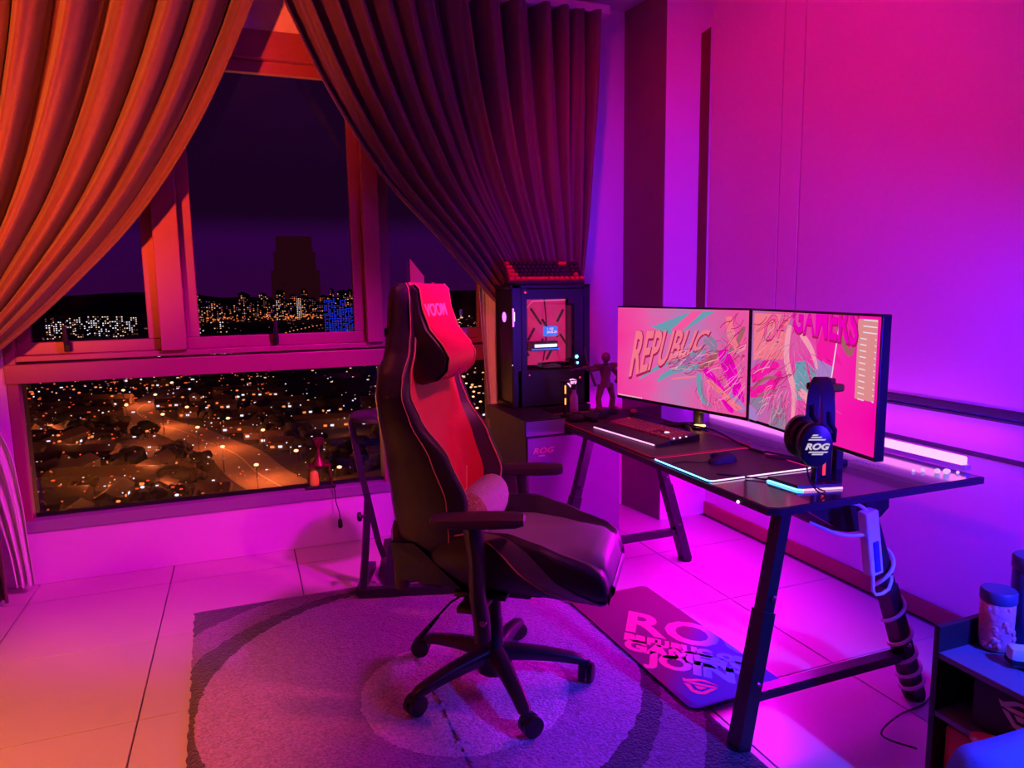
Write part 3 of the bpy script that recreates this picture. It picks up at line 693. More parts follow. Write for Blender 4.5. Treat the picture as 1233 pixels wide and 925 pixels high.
def monitor(name, label, pl, pr_, zb, side):
    pl = Vector(pl); pr_ = Vector(pr_); d = (pr_-pl); W_ = d.length; rz = math.atan2(d.y, d.x)
    o = thing(name, label, 'monitor', (pl.x, pl.y, zb), rz)     # local x along the screen, local -y is the front, z up
    MB().box((W_/2, .022, MH_/2), (W_, .036, MH_), bev=.004).build('monitor_housing', PLAST, o)
    MB().box((W_/2, .065, MH_*.5), (W_*.5, .06, MH_*.5), bev=.02).build('rear_cover', PLASTM, o)
    b = .007
    MB().box((W_/2, .0025, MH_/2+.004), (W_-2*b, .003, MH_-2*b-.010)).build('screen', screen_mat('screen_'+side, side), o)
    MB().box((W_/2+.05, .115, MH_*.35-.10), (.045, .03, MH_*.8), bev=.006).build('stand_neck', PLASTM, o)
    h0 = -(zb-DZ)
    MB().tube([(W_/2, .09, h0+.012), (W_/2-.16, -.05, h0+.006)], [.016, .009], 8).tube([(W_/2, .09, h0+.012), (W_/2+.16, -.05, h0+.006)], [.016, .009], 8).tube([(W_/2, .09, h0+.012), (W_/2, .20, h0+.006)], [.016, .009], 8).build('stand_foot', PLASTM, o, True)
    return o, W_
zb = .868
mL, WL = monitor('gaming_monitor', 'left gaming monitor, comic wallpaper with the word REPUBLIC', (1.86, 3.30, 0), (2.035, 2.462, 0), zb, 'L')
mR, WR = monitor('gaming_monitor', 'right gaming monitor, behind the hanging headset, with a pale menu column', (2.036, 2.452, 0), (1.93, 1.70, 0), zb, 'R')
def art(par, W_, name, polys, y=-.0002, th=.0003):
    """polys in screen units 0..1; one flat printed layer per colour"""
    for k, (mm, ps_) in enumerate(polys):
        for p in ps_:
            b = MB()
            for q in (p[1] if p[0] == 'S' else [p]): b.poly([(.008+u*(W_-.016), y-k*.00035, .014+v*(MH_-.022)) for u, v in q])
            if p[0] == 'S': bmesh.ops.remove_doubles(b.b, verts=b.b.verts[:], dist=1e-5)
            b.build(name, SA[mm], par)
def swoosh(pts, w0, w1, n=14):
    P = [interp(pts, i/n) for i in range(n+1)]; A = []; B = []
    for i, p in enumerate(P):
        a = P[max(0, i-1)]; b = P[min(n, i+1)]; d = Vector((b[0]-a[0], b[1]-a[1])).normalized(); w_ = (w0+(w1-w0)*i/n)*math.sin(PI*min(1, max(.12, i/n*1.0+.0)) if i else .2)**.35
        A.append((p[0]-d.y*w_*.6, p[1]+d.x*w_)); B.append((p[0]+d.y*w_*.6, p[1]-d.x*w_))
    cl_ = lambda q: (min(1, max(0, q[0])), min(1, max(0, q[1])))
    return [('S', [[cl_(A[i]), cl_(A[i+1]), cl_(B[i+1]), cl_(B[i])] for i in range(n)])]
def scr(W_, yo): # matrix: text x,y -> screen plane
    return lambda u, v: Vector((.008+u*(W_-.016), yo, .014+v*(MH_-.022)))
art(mL, WL, 'screen_artwork', [
 ('teal', [[(.30, .80), (.62, .98), (.78, .98), (.50, .72)], [(.55, .55), (.72, .60), (.74, .52), (.58, .45)]]),
 ('pink', [[(.46, .78), (.52, .74), (.70, .98), (.62, .98)]]+swoosh([(.98, .75), (.85, .55), (.72, .50), (.60, .42)], .10, .05)),
 ('magenta', swoosh([(.84, .62), (.90, .40), (.98, .12)], .09, .06)+swoosh([(.72, .42), (.82, .25), (.92, .02)], .05, .05)),
 ('brown', swoosh([(.80, .62), (.76, .50), (.68, .42)], .05, .035)+swoosh([(.98, .85), (.93, .68), (.88, .60)], .03, .02)),
 ('teal', swoosh([(.68, .44), (.52, .38), (.40, .28), (.36, .22)], .042, .018)+swoosh([(.60, .52), (.45, .44), (.32, .34), (.20, .22)], .030, .012)+swoosh([(.68, .36), (.69, .22), (.73, .06)], .035, .040)),
 ('lilac', swoosh([(.72, .55), (.62, .50), (.52, .44)], .045, .02)+swoosh([(.88, .20), (.95, .12), (.99, .05)], .05, .05)),
 ('grey', swoosh([(.72, .72), (.78, .66), (.76, .56)], .06, .03)+swoosh([(.70, .30), (.72, .14), (.78, .04)], .018, .02)),
 ('salmon', swoosh([(.88, .94), (.90, .74), (.96, .60)], .05, .03)+swoosh([(.66, .33), (.56, .30), (.47, .27)], .012, .01)+[[(.73, .30), (.76, .33), (.99, .08), (.94, .05)]])])
wv = scr(WL, -.0034)
def wL(off):
    def f(p):
        # letters shrink to the right, baseline climbs: comic-book lettering
        u = p.x; hgt = .53-.34*u; base = .24+.38*u
        lean = .22*p.y
        return (0.10+.60*u**.92+lean*.30+off[0], base+hgt*p.y+off[1], p.z)
    return f
def lettering(par, W_, word, mm, yo, warp, name='screen_lettering', bold=0):
    cu_ = bpy.data.curves.new('t', 'FONT'); cu_.body = word; cu_.size = 1; cu_.offset = bold; cu_.resolution_u = 3; cu_.fill_mode = 'FRONT'
    t = bpy.data.objects.new('t', cu_); C.objects.link(t); dg = bpy.context.evaluated_depsgraph_get(); dg.update()
    me = bpy.data.meshes.new_from_object(t.evaluated_get(dg)); bpy.data.objects.remove(t)
    mx = max(v.co.x for v in me.vertices)
    s_ = scr(W_, yo)
    for v in me.vertices:
        p = warp(Vector((v.co.x/mx, v.co.y/.73, 0))); v.co = s_(min(1, max(0, p[0])), min(1, max(0, p[1])))
    me.materials.clear(); me.materials.append(SA[mm]); o = bpy.data.objects.new(name, me); C.objects.link(o); o.parent = par; return o
lettering(mL, WL, 'REPUBLIC', 'darkred', -.0034, wL((.006, -.012)), bold=.045)
lettering(mL, WL, 'REPUBLIC', 'salmon', -.0038, wL((0, 0)), bold=.022)
def ink(par, W_, seeds, boxes, mm, y, n, nm='screen_linework'):
    r_ = random.Random(seeds); b = MB()
    for _ in range(n):
        bx = r_.choice(boxes); u = r_.uniform(bx[0], bx[1]); v = r_.uniform(bx[2], bx[3]); a = R(bx[4])+r_.uniform(-.35, .35); L_ = r_.uniform(.05, .17); w_ = r_.uniform(.0012, .0038); c_ = r_.uniform(-.022, .022)
        P = []
        for k in range(6):
            t = k/5; P.append((u+math.cos(a)*L_*t-math.sin(a)*c_*math.sin(PI*t), v+1.5*(math.sin(a)*L_*t+math.cos(a)*c_*math.sin(PI*t))))
        for q, s in zip(P, P[1:]):
            qd = [(q[0], q[1]+w_), (q[0]+w_*.6, q[1]-w_), (s[0]+w_*.6, s[1]-w_), (s[0], s[1]+w_)]
            if all(0 < x < 1 and 0 < z < 1 for x, z in qd): b.poly([(.008+x*(W_-.016), y, .014+z*(MH_-.022)) for x, z in qd])
    b.build(nm, SA[mm], par)['kind'] = 'stuff'
BL_ = [(.70, .95, .05, .95, -60), (.80, .97, .1, .9, 50), (.45, .75, .35, .55, 30), (.66, .80, .05, .35, -70)]
ink(mL, WL, 1, BL_, 'darkred', -.0046, 150); ink(mL, WL, 2, BL_, 'pale', -.0050, 70); ink(mL, WL, 3, BL_, 'grey', -.0048, 60)
b = MB()
for k in range(14): b.poly([(.02+.0135*k, -.0046, .018), (.028+.0135*k, -.0046, .018), (.028+.0135*k, -.0046, .024), (.02+.0135*k, -.0046, .024)])
b.build('taskbar_icon', SA['white'], mL)
b = MB()
for k in range(5): b.poly([(.20+.006*k, -.0046, .125-.002*k), (.203+.006*k, -.0046, .125), (.206+.006*k, -.0046, .16), (.203+.006*k, -.0046, .16)])
art(mR, WR, 'screen_artwork', [
 ('salmon', [[(.02, .55), (.30, .60), (.36, .98), (.18, .98), (.02, .98)]]),
 ('hot', swoosh([(.0, .38), (.14, .50), (.28, .55)], .10, .03)+swoosh([(.0, .25), (.16, .30), (.30, .50)], .08, .05)+[[(.58, .75), (.60, .55), (.64, .66), (.70, .50), (.70, .66), (.78, .62), (.72, .74), (.76, .86), (.62, .88)]]),
 ('brown', swoosh([(.02, .28), (.14, .40), (.28, .44)], .022, .010)+swoosh([(.04, .18), (.16, .28), (.27, .33)], .016, .008)+swoosh([(.72, .92), (.82, .72), (.86, .90)], .03, .02)),
 ('grey', [[(.0, .16), (.08, .10), (.18, .18), (.14, .24), (.02, .20)], [(.20, .0), (.22, .16), (.30, .20), (.36, .12), (.38, .0)]]),
 ('teal', [[(.42, .60), (.50, .62), (.58, .30), (.40, .28)], [(.52, .60), (.58, .55), (.66, .30), (.60, .32)]]),
 ('lilac', [[(.56, .66), (.72, .60), (.66, .28), (.62, .30)], [(.0, .0), (.08, .0), (.10, .08), (.0, .14)]]),
 ('pale', swoosh([(.36, .90), (.34, .62), (.42, .32), (.40, .02)], .05, .03)+swoosh([(.42, .88), (.54, .72), (.60, .56)], .04, .02)+swoosh([(.46, .36), (.52, .32), (.56, .22)], .05, .03)),
 ('white', [[(.745, .98), (.752, .98), (.690, .30), (.682, .30)], [(.66, .28), (.72, .30), (.71, .14), (.65, .13)]]),
 ('panel', [[(.872, .98), (.995, .98), (.995, .40), (.872, .40)]])])
lettering(mR, WR, 'OF', 'darkred', -.0034, lambda p: (.105+.20*p.x+.05*p.y, .745+.235*p.y, 0), bold=.03)
lettering(mR, WR, 'OF', 'pink', -.0038, lambda p: (.105+.20*p.x+.05*p.y, .755+.225*p.y, 0), bold=.012)
lettering(mR, WR, 'GAMERS', 'darkred', -.0034, lambda p: (.38+.50*p.x, .845-.06*p.x+.30*p.y, 0), bold=.04)
lettering(mR, WR, 'GAMERS', 'magenta', -.0038, lambda p: (.38+.49*p.x, .855-.06*p.x+.29*p.y, 0), bold=.02)
BR_ = [(.30, .60, .1, .95, -70), (.0, .35, .05, .9, 40), (.20, .36, .0, .20, 80), (.40, .66, .2, .7, -50)]
ink(mR, WR, 5, BR_, 'darkred', -.0046, 190); ink(mR, WR, 6, BR_, 'pale', -.0050, 80); ink(mR, WR, 7, BR_, 'grey', -.0048, 80)
b = MB()
for k in range(14):
    z = MH_*(.955-.042*k)
    for (xa, xb) in ((.885, .925), (.975, .985)) if k > 2 else ((.90, .985),): b.poly([(WR*xa, -.0052, z), (WR*xb, -.0052, z-.002), (WR*xb, -.0052, z+.002), (WR*xa, -.0052, z+.004)])
b.build('menu_line', SA['white'], mR)

# headset on stand
hs = thing('headset_stand', 'black headset stand with a lit base at the right end of the desk', 'headset stand', (1.86, 1.865, DZ))
MB().hexa([(-.135, .10, 0), (-.125, -.035, 0), (.03, -.075, 0), (.045, .08, 0), (-.135, .10, .018), (-.125, -.035, .018), (.03, -.075, .018), (.045, .08, .018)]).build('stand_base', PLAST, hs)
MB().tube([(-.137, .10, .004), (-.127, -.037, .004), (-.11, -.048, .004)], .003, 6).build('base_glow', LEDB, hs)
MB().tube([(-.11, -.048, .004), (.03, -.079, .004)], .0035, 6).build('base_glow', LEDP, hs)
MB().box((.012, .0, .19), (.075, .025, .37), bev=.006).box((.012, -.0, .345), (.080, .10, .028), bev=.008).build('stand_post', PLAST, hs)
MB().box((.010, -.0145, .135), (.010, .003, .20)).build('post_stripe', LEDR, hs)
hd = thing('headset', 'black over-ear headset hanging on the stand, ROG lettering on its earcup', 'headset', (1.80, 1.815, DZ+.20), R(-24)); hd.location.x = 1.748; hd.location.y = 1.80
# band: arch in the local y-z plane, hung over the arm; cups face the camera
bd = []
for i in range(21):
    a = PI*i/20; yy = .070*math.cos(a); zz = .02+.165*math.sin(a)**.75; bd.append((yy, zz))
MB().grid([[(.032+x, yy*(1+q), zz+q*.10*math.sin(PI*i/20)) for x, q in ((-.02, 0), (.02, 0), (.02, .10), (-.02, .10))] for i, (yy, zz) in enumerate(bd)], close=True, cap=True).build('headband', PLASTM, hd, True)
for s in (-1, 1):
    Mx = Matrix.Rotation(R(90)*1, 4, 'X').to_3x3().to_4x4()
    cup = MB(); P = []
    for rr, dd in ((.052, -.012), (.062, -.004), (.064, .014), (.058, .026), (.030, .031), (.004, .032)):
        P.append([(rr*.86*math.cos(a)-.005, s*(.058+dd), rr*1.18*math.sin(a)-.02) for a in [2*PI*k/26 for k in range(26)]])
    cu_ = cup.grid(P, close=True, cap=True).build('earcup', PLAST, hd, True)
    Q = []
    for rr, dd in ((.040, -.014), (.056, -.020), (.060, -.030), (.052, -.038), (.034, -.036)):
        Q.append([(rr*.84*math.cos(a)-.005, s*(.058+dd), rr*1.12*math.sin(a)-.02) for a in [2*PI*k/22 for k in range(22)]])
    MB().grid(Q, close=True, cap=True).build('ear_cushion', BLACK, cu_, True)
    MB().tube([(.030, s*.066, .09), (.034, s*.070, .055), (.052, s*.070, .03), (.052, s*.072, -.01)], [.010, .012, .010, .008], 8).build('yoke', PLAST, cu_, True)
    if s < 0:
        text('earcup_lettering', 'ROG', .028, EGLOW, cu_, frame((-.045, -.0905, -.030), (1, 0, 0), (0, 0, 1)), .0008, .3, xs=1.2, bold=.0012)
        for z_, xa, xb in ((-.041, -.028, .030), (-.048, -.018, .016), (.000, -.030, .022), (.008, -.022, .010), (.015, -.018, -.002)):
            MB().poly([(xa-.006, -.0912, z_), (xb-.006, -.0912, z_), (xb-.002, -.0912, z_+.004), (xa-.002, -.0912, z_+.004)], (0, .002, 0)).build('earcup_mark', EGLOW, cu_)
MB().tube([interp([(-.03, -.07, -.09), (-.02, -.08, -.14), (.02, -.06, -.185), (.05, .02, -.194), (-.12, .16, -.194), (-.25, .22, -.194)], t/20) for t in range(21)], .0028, 6).build('headset_cable', RUBBER, hd, True)

# ================================================================ CABINET + TOWER
cb = thing('drawer_cabinet', 'low rolling cabinet, violet front and dark side, under the computer tower', 'cabinet', (1.565, 3.50, 0))
MB().box((0, 0, .395), (.53, .56, .64), bev=.004).build('cabinet_body', PCD, cb)
MB().box((.002, -.286, .38), (.526, .014, .655), bev=.003).build('front_panel', PCW, cb)
MB().hexa([(-.275, -.29, .718), (-.06, -.29, .718), (-.06, .29, .718), (-.275, .29, .718), (-.275, -.29, .798), (-.06, -.29, .798), (-.06, .29, .798), (-.275, .29, .798)]).build('side_upstand', PCD, cb)
MB().box((.108, .17, .757), (.334, .22, .075), bev=.003).build('rear_shelf', PCD, cb)
for x_, y_ in ((-.22, -.24), (.245, -.235), (-.22, .22), (.22, .22)):
    b = MB(); b.tube([(x_-.016, y_-.0, .032), (x_+.016, y_, .032)], .032, 16).tube([(x_, y_+.02, .05), (x_, y_+.02, .08)], .008, 8).box((x_, y_+.01, .055), (.012, .04, .03), bev=.004)
    b.build('cabinet_castor', PLAST, cb, True)
MB().box((-.165, -.2945, .757), (.214, .008, .074), bev=.002).build('front_panel', PCW, cb)
text('sticker_lettering', 'ROG', .040, mat('copper_print', (.75, .42, .30), .5), cb, frame((-.235, -.2945, .628), (1, 0, 0), (0, 0, 1)), .0006, .3, xs=1.3, bold=.001)
MB().box((-.185, -.2945, .615), (.035, .001, .008)).build('sticker_line', GREYT, cb)
MB().box((-.165, -.2945, .545), (.050, .0015, .080)).build('small_sticker', mat('blue_pink_sticker', (.10, .15, .75), .5), cb)
MB().poly([(-.155, -.2958, .508), (-.142, -.2958, .508), (-.142, -.2958, .575), (-.180, -.2958, .508)]).build('sticker_accent', mat('pink_sticker', (.8, .1, .4), .5), cb)

tw = thing('computer_tower', 'black computer tower, pink glass side, lit fan ring, beside the curtain', 'computer', (1.36, 3.58, .80))
TW, TD, TH = .485, .23, .678
t_ = .018
b = MB()
b.box((TW/2, TD/2+.02, .012), (TW, TD-.02, .024), bev=.004).box((TW/2, TD/2, TH-.012), (TW, TD, .024), bev=.006).box((TW/2, TD-.006, TH/2), (TW, .012, TH)).box((TW-.02, TD/2, TH/2), (.04, TD, TH), bev=.004)
b.box((.040, TD/2, TH/2), (.06, TD, TH), bev=.006).box((TW/2+.02, .006, .105), (TW-.05, .012, .20)).box((TW-.075, .008, TH/2+.06), (.11, .008, TH-.27)).box((TW/2+.02, .007, TH-.054), (TW-.05, .010, .055)).box((.085, .006, TH/2), (.03, .010, TH))
b.build('tower_case', PLAST, tw)
def inner_mat():
    m = mat('motherboard_print', (.5, .03, .12), .5, emit=(1, .02, .22), es=.55, var=.5, vscale=9); return m
MB().box((.24, .10, .425), (.27, .01, .40)).build('motherboard', inner_mat(), tw)
b = MB()
for k in range(9): b.box((.13+.03*k, .09, .30+.25*((k*7) % 5)/5), (.012, .008, .05+.03*(k % 3)), rot=(0, R(30 if k % 2 else -35), 0))
b.build('board_component', PLASTM, tw)
MB().tube([(.235, .075, .60), (.24, .06, .48), (.238, .06, .36), (.22, .06, .25)], .004, 6).build('cooling_tube', PLAST, tw, True)
MB().tube([(.10, .055, .53), (.155, .055, .585), (.36, .055, .59)], .0018, 5).build('bright_tube', mat('pink_tube', (.8, .3, .4), .4, emit=(1, .3, .4), es=.7), tw, True)
MB().box((.265, .06, .415), (.075, .04, .055), bev=.004).build('cooler_screen', emis('cooler_blue', (.02, .22, 1), 1.3), tw)
text('cooler_readout', '1 152\n20.05.24', .018, LEDW, tw, frame((.234, .0385, .424), (1, 0, 0), (0, 0, 1)), .0004, 0)
MB().box((.215, .055, .335), (.17, .055, .055), bev=.006).build('graphics_card', PLAST, tw)
MB().box((.222, .024, .338), (.135, .004, .016)).build('card_light', emis('card_white_blue', (.55, .80, 1), 2.6), tw)
MB().box((.22, .024, .318), (.17, .004, .008)).build('card_glow', emis('card_blue', (.02, .16, 1), 1.4), tw)
MB().box((.30, .05, .225), (.22, .05, .03), bev=.003).build('cable_shroud', PLASTM, tw)
MB().box((.245, -.001, .395), (.285, .003, .36)).build('glass_side', mat('tinted_glass', (.9, .75, .85), .03, trans=1.0), tw)
eye_logo(MB(), frame((.365, -.003, .12), (1, 0, -.1), (.1, 0, 1)), .065, .0015).build('tower_logo', LEDP, tw)
MB().lathe([(.022, -.002), (.028, 0), (.028, .006), (.022, .008)], c=(.008, TD/2, .50), M=Matrix.Rotation(R(90), 3, 'Y')).build('fan_ring', LEDV, tw, True)
MB().box((.018, -.003, .50), (.008, .004, .10), bev=.001).build('front_light', LEDV, tw)
b = MB()
b.tube([(.024, -.004, .48), (.024, -.004, .53)], .003, 6).build('front_light', LEDW, tw)
for c_, m_, r_ in (((.09, -.003, .635), LEDR, .006), ((.40, -.003, .27), LEDB, .010), ((.405, -.003, .235), LEDB, .007), ((.11, -.003, .18), LEDR, .004), ((.42, -.003, .15), LEDR, .005), ((.01, -.003, .24), LEDW, .003)):
    MB().ball(c_, r_, 2, (1, .3, 1)).build('indicator_light', m_, tw, True)
# keyboard leaning on the tower
kk = thing('display_keyboard', 'compact black keyboard with red keys leaning on top of the tower', 'keyboard', (1.365, 3.63, 1.482), 0)
kk.rotation_euler = (R(52), 0, 0)
MB().box((.232, .066, .009), (.466, .150, .018), bev=.004).build('keyboard_case', PLASTM, kk)
RK = [k_(1, 0)+k_(12, 0)+[('k', 2, 0)]+sp_(.3)+k_(3, 0)]
k2 = lambda n, m=0: [('k', 1, m)]*n
RK = [k2(1, 1)+k2(11)+[('k', 2, 1)]+sp_(.4)+k2(2),
      [('k', 1.5, 1)]+k2(11)+[('k', 1.5, 0)]+sp_(.4)+k2(2),
      [('k', 1.75, 1)]+k2(10)+[('k', 2.25, 0)]+sp_(.4)+k2(2),
      [('k', 2.25, 1)]+k2(9)+[('k', 2.75, 0)]+sp_(.4)+[('s', .5)]+k2(1, 1),
      [('k', 1.25, 1)]*3+[('k', 5, 1)]+[('k', 1.25, 1)]*2+[('k', 1.1, 1)]*2+sp_(.1)+[('k', 1.15, 1)]*3]
keyfield(kk, .010, .017, .0268, RK, lambda y: .018, .012, [BLKK, REDK])
MB().box((.23, .06, -.012), (.36, .05, .014), bev=.004).build('keyboard_riser', PLASTM, kk)
lp = thing('stand_for_keyboard', 'dark flat laptop-like box under the leaning keyboard on the tower', 'box', (1.61, 3.69, 1.4785))
MB().box((0, 0, .008), (.42, .18, .016), bev=.004).build('box_body', PLASTM, lp)

# ================================================================ DESK CLUTTER (left end)
bt = thing('slim_bottle', 'slim purple bottle with orange glints at the left end of the desk', 'bottle', (1.665, 3.42, DZ+.004))
MB().lathe([(.020, 0), (.024, .004), (.024, .10), (.020, .115), (.013, .125), (.013, .145)]).build('bottle_body', mat('purple_bottle', (.35, .10, .38), .25), bt, True)
MB().lathe([(.016, .145), (.016, .170), (.012, .174)]).build('bottle_cap', PLAST, bt, True)
bt2 = thing('lit_stick', 'thin black stick lamp with two orange lit slots beside the slim bottle', 'lamp', (1.605, 3.41, DZ+.004))
MB().lathe([(.024, 0), (.026, .004), (.024, .012), (.008, .016), (.008, .185), (.030, .188), (.034, .194), (.028, .200)]).build('stick_body', PLAST, bt2, True)
MB().box((0, -.009, .150), (.007, .004, .045)).build('lit_slot', LEDO, bt2); MB().box((0, -.009, .085), (.007, .004, .035)).build('lit_slot', LEDO, bt2)
def puckwatch(name, label, x, y, rz, s):
    o = thing(name, label, 'game controller', (x, y, DZ+.004), rz)
    b = MB(); P = [(-.075, -.035), (-.055, -.055), (-.03, -.03), (0, -.022), (.03, -.03), (.055, -.055), (.075, -.035), (.065, .02), (.045, .04), (0, .042), (-.045, .04), (-.065, .02)]
    rr = []
    for k, z in ((.82, 0), (1, .012), (1, .026), (.80, .038), (.4, .042)): rr.append([(x_*s*k, y_*s*k, z*s) for x_, y_ in P])
    b.grid(rr, close=True, cap=True).build('controller_body', PLASTM, o, True)
    for x_ in (-.028, .028): MB().lathe([(.006, .036*s), (.006, .050*s), (.012, .052*s), (.012, .058*s), (.006, .060*s)], c=(x_*s, -.004, 0), n=14).build('thumb_stick', mat('rosy_rubber', (.22, .05, .07), .5) if 'rosy_rubber' not in MATS else MATS['rosy_rubber'], o, True)
    return o
puckwatch('game_controller', 'dark game controller on the desk mat in front of the slim bottle', 1.605, 3.30, R(70), .9)
puckwatch('game_controller', 'dark game controller on the desk mat beside the keyboard', 1.71, 3.27, R(30), 1.05)
# figurine
fg = thing('action_figure', 'dark posed figurine with a raised long sword beside the left monitor', 'figurine', (1.86, 3.42, DZ))
fg.scale = (1.25, 1.25, 1.25)
b = MB().lathe([(.055, 0), (.058, .004), (.058, .016), (.050, .020)], n=24); b.build('figure_base', PLAST, fg, True)
FM = mat('rosy_figure', (.20, .06, .10), .45, bump=.3, bscale=120)
b = MB()
for s in (-1, 1): b.tube([(s*.035, .01*s, .018), (s*.036, 0, .07), (s*.020, 0, .13)], [.014, .013, .018], 8).box((s*.036, -.012, .026), (.022, .045, .014), bev=.005)
b.tube([(0, 0, .12), (0, 0, .16), (0, 0, .215)], [.026, .020, .034], 10).ball((0, -.002, .252), .020, 2, (1, 1, 1.15)).tube([(0, 0, .21), (0, 0, .24)], .010, 8)
b.tube([(-.03, 0, .208), (-.075, -.01, .200), (-.12, -.02, .215)], [.013, .010, .008], 8).tube([(.03, 0, .208), (.06, -.01, .165), (.035, -.03, .145)], [.013, .010, .008], 8)
for s in (-1, 1): b.box((s*.040, 0, .215), (.030, .034, .022), bev=.008)
b.build('figure_body', FM, fg, True)
MB().tube([(-.185, -.02, .205), (-.02, -.028, .224), (-.0, -.03, .226)], [.004, .005, .003], 6).tube([(-.115, -.02, .30), (-.105, -.02, .24), (-.06, -.02, .13)], [.003, .005, .006], 6).build('figure_sword', mat('dark_blade', (.08, .03, .07), .35), fg, True)
bc = thing('small_black_camera', 'small dark webcam with a pink top standing by the keyboard corner', 'webcam', (1.915, 3.21, DZ+.004))
MB().box((0, 0, .018), (.035, .05, .034), bev=.006).build('webcam_body', PLASTM, bc); MB().lathe([(.017, .034), (.018, .044), (.012, .050)], n=16).build('webcam_cap', mat('pink_cap', (.6, .10, .16), .5), bc, True)
gl = thing('glowing_puck', 'small round warm glowing gadget below the seam of the two monitors', 'light', (2.06, 2.83, DZ+.001))
MB().lathe([(.036, 0), (.040, .004), (.040, .014), (.034, .018)]).build('puck_body', PLAST, gl, True); MB().lathe([(.028, .018), (.028, .021), (.015, .023)]).build('puck_light', LEDG, gl, True)
light('puck_glow', 'POINT', (2.05, 2.83, DZ+.05), .12, (1, .35, .1), shadow_soft_size=.02)
tag(MB().tube([interp([(2.0, 3.05, .768), (2.02, 2.7, .79), (2.0, 2.4, .768), (2.06, 2.1, .768), (2.0, 1.95, .768)], t/30) for t in range(31)], .004, 6).build('desk_cable', RUBBER, None, True), 'thin black cable trailing across the desk below the monitors', 'cable')
br = thing('led_glints', 'LED reflections built as tiny glowing beads on the rear right corner of the desk', 'sparkles', (2.36, 1.80, DZ))  # LED reflections in the desk glass, built as glowing balls
for k, (x, y, r_) in enumerate(((0, 0, .010), (-.03, .035, .008), (.02, -.02, .011), (.045, -.01, .007), (-.06, .05, .006), (.06, -.035, .006))):
    MB().ball((x, y, r_*.9), r_, 2).build('bead', mat('bead', (.9, .75, .9), .1, emit=(1, .6, .9), es=.8) if 'bead' not in MATS else MATS['bead'], br, True)  # glowing balls standing in for the LED reflections in the desk glass
for (x, y, s_) in ((2.16, 2.10, 'o o o o o'), (2.30, 2.02, '. . . . .')): pass
b = MB()
for k in range(12): b.box((2.24+.003*k, 2.08-.014*k, DZ+.0008), (.006, .006, .001))
o = b.build('desk_lettering_dots', WHITE, dk); dl(o)
b = MB()
for k in range(12): b.box((2.10+.002*k, 2.52-.014*k, DZ+.0008), (.006, .006, .001))
o = b.build('desk_lettering_dots', WHITE, dk); dl(o)

# ================================================================ FLOOR MAT with print
def mat_print():
    m = bpy.data.materials.new('floor_mat_cloth'); m.use_nodes = True; n = m.node_tree; b = n.nodes['Principled BSDF']; N = n.nodes.new; Lk = n.links.new
    t = N('ShaderNodeTexCoord'); s = N('ShaderNodeSeparateXYZ'); Lk(t.outputs['Object'], s.inputs[0])
    a = N('ShaderNodeMath'); a.operation = 'MULTIPLY_ADD'; a.inputs[1].default_value = 1.0; Lk(s.outputs['X'], a.inputs[0])
    q = N('ShaderNodeMath'); q.operation = 'MULTIPLY'; q.inputs[1].default_value = -1.05; Lk(s.outputs['Y'], q.inputs[0]); Lk(q.outputs[0], a.inputs[2])
    rp = N('ShaderNodeValToRGB'); e = rp.color_ramp.elements; e[0].position = .10; e[0].color = (.20, .015, .10, 1); e[1].position = .28; e[1].color = (.02, .07, .42, 1)
    Lk(a.outputs[0], rp.inputs[0]); Lk(rp.outputs[0], b.inputs['Base Color']); b.inputs['Roughness'].default_value = .8; return m
def mat_ink():
    m = bpy.data.materials.new('floor_mat_ink'); m.use_nodes = True; n = m.node_tree; b = n.nodes['Principled BSDF']; N = n.nodes.new; Lk = n.links.new
    t = N('ShaderNodeTexCoord'); s = N('ShaderNodeSeparateXYZ'); Lk(t.outputs['Object'], s.inputs[0])
    a = N('ShaderNodeMath'); a.operation = 'MULTIPLY_ADD'; a.inputs[1].default_value = 1.0; Lk(s.outputs['X'], a.inputs[0])
    q = N('ShaderNodeMath'); q.operation = 'MULTIPLY'; q.inputs[1].default_value = -1.05; Lk(s.outputs['Y'], q.inputs[0]); Lk(q.outputs[0], a.inputs[2])
    rp = N('ShaderNodeValToRGB'); e = rp.color_ramp.elements; e[0].position = .10; e[0].color = (.95, .10, .30, 1); e[1].position = .30; e[1].color = (.04, .55, .95, 1)
    Lk(a.outputs[0], rp.inputs[0]); Lk(rp.outputs[0], b.inputs['Base Color']); b.inputs['Roughness'].default_value = .7; return m
fm = thing('floor_mat', 'printed red and blue floor mat with large slanted lettering under the desk', 'mat', (1.55, 2.34, .0))
fm.rotation_euler = (0, 0, R(1.2))
mc = MB().poly(rpoly(-.205, .205, -.465, .465, .03, .018), (0, 0, .004)).build('mat_cloth', mat_print(), fm)
INK = mat_ink()
# lettering runs diagonally towards the near right corner
dx = Vector((.66, -.75, 0)); dy = Vector((.75, .66, 0))
def cutmat(p): return p
def mtext(s, size, o0, xs=1.0, sh=-.2):
    Mw = frame((o0[0], o0[1], .0228), dx, dy)
    o = text('mat_lettering', s, size, INK, fm, Mw, .0003, sh, xs=xs, bold=.0065)
    bm_ = bmesh.new(); bm_.from_mesh(o.data)
    for co, no in (((.203, 0, 0), (1, 0, 0)), ((-.203, 0, 0), (-1, 0, 0)), ((0, -.46, 0), (0, -1, 0)), ((0, .46, 0), (0, 1, 0))):
        bmesh.ops.bisect_plane(bm_, geom=bm_.verts[:]+bm_.edges[:]+bm_.faces[:], plane_co=co, plane_no=no, clear_outer=True)
    bm_.to_mesh(o.data); bm_.free()
mtext('ROG', .25, (-.125, .125), 1.15)
mtext('REPUBLIC OF', .068, (-.16, .052), 1.2)
mtext('GAMERS', .11, (-.20, -.012), 1.15)
mtext('JOIN', .13, (-.175, -.150), 1.2)
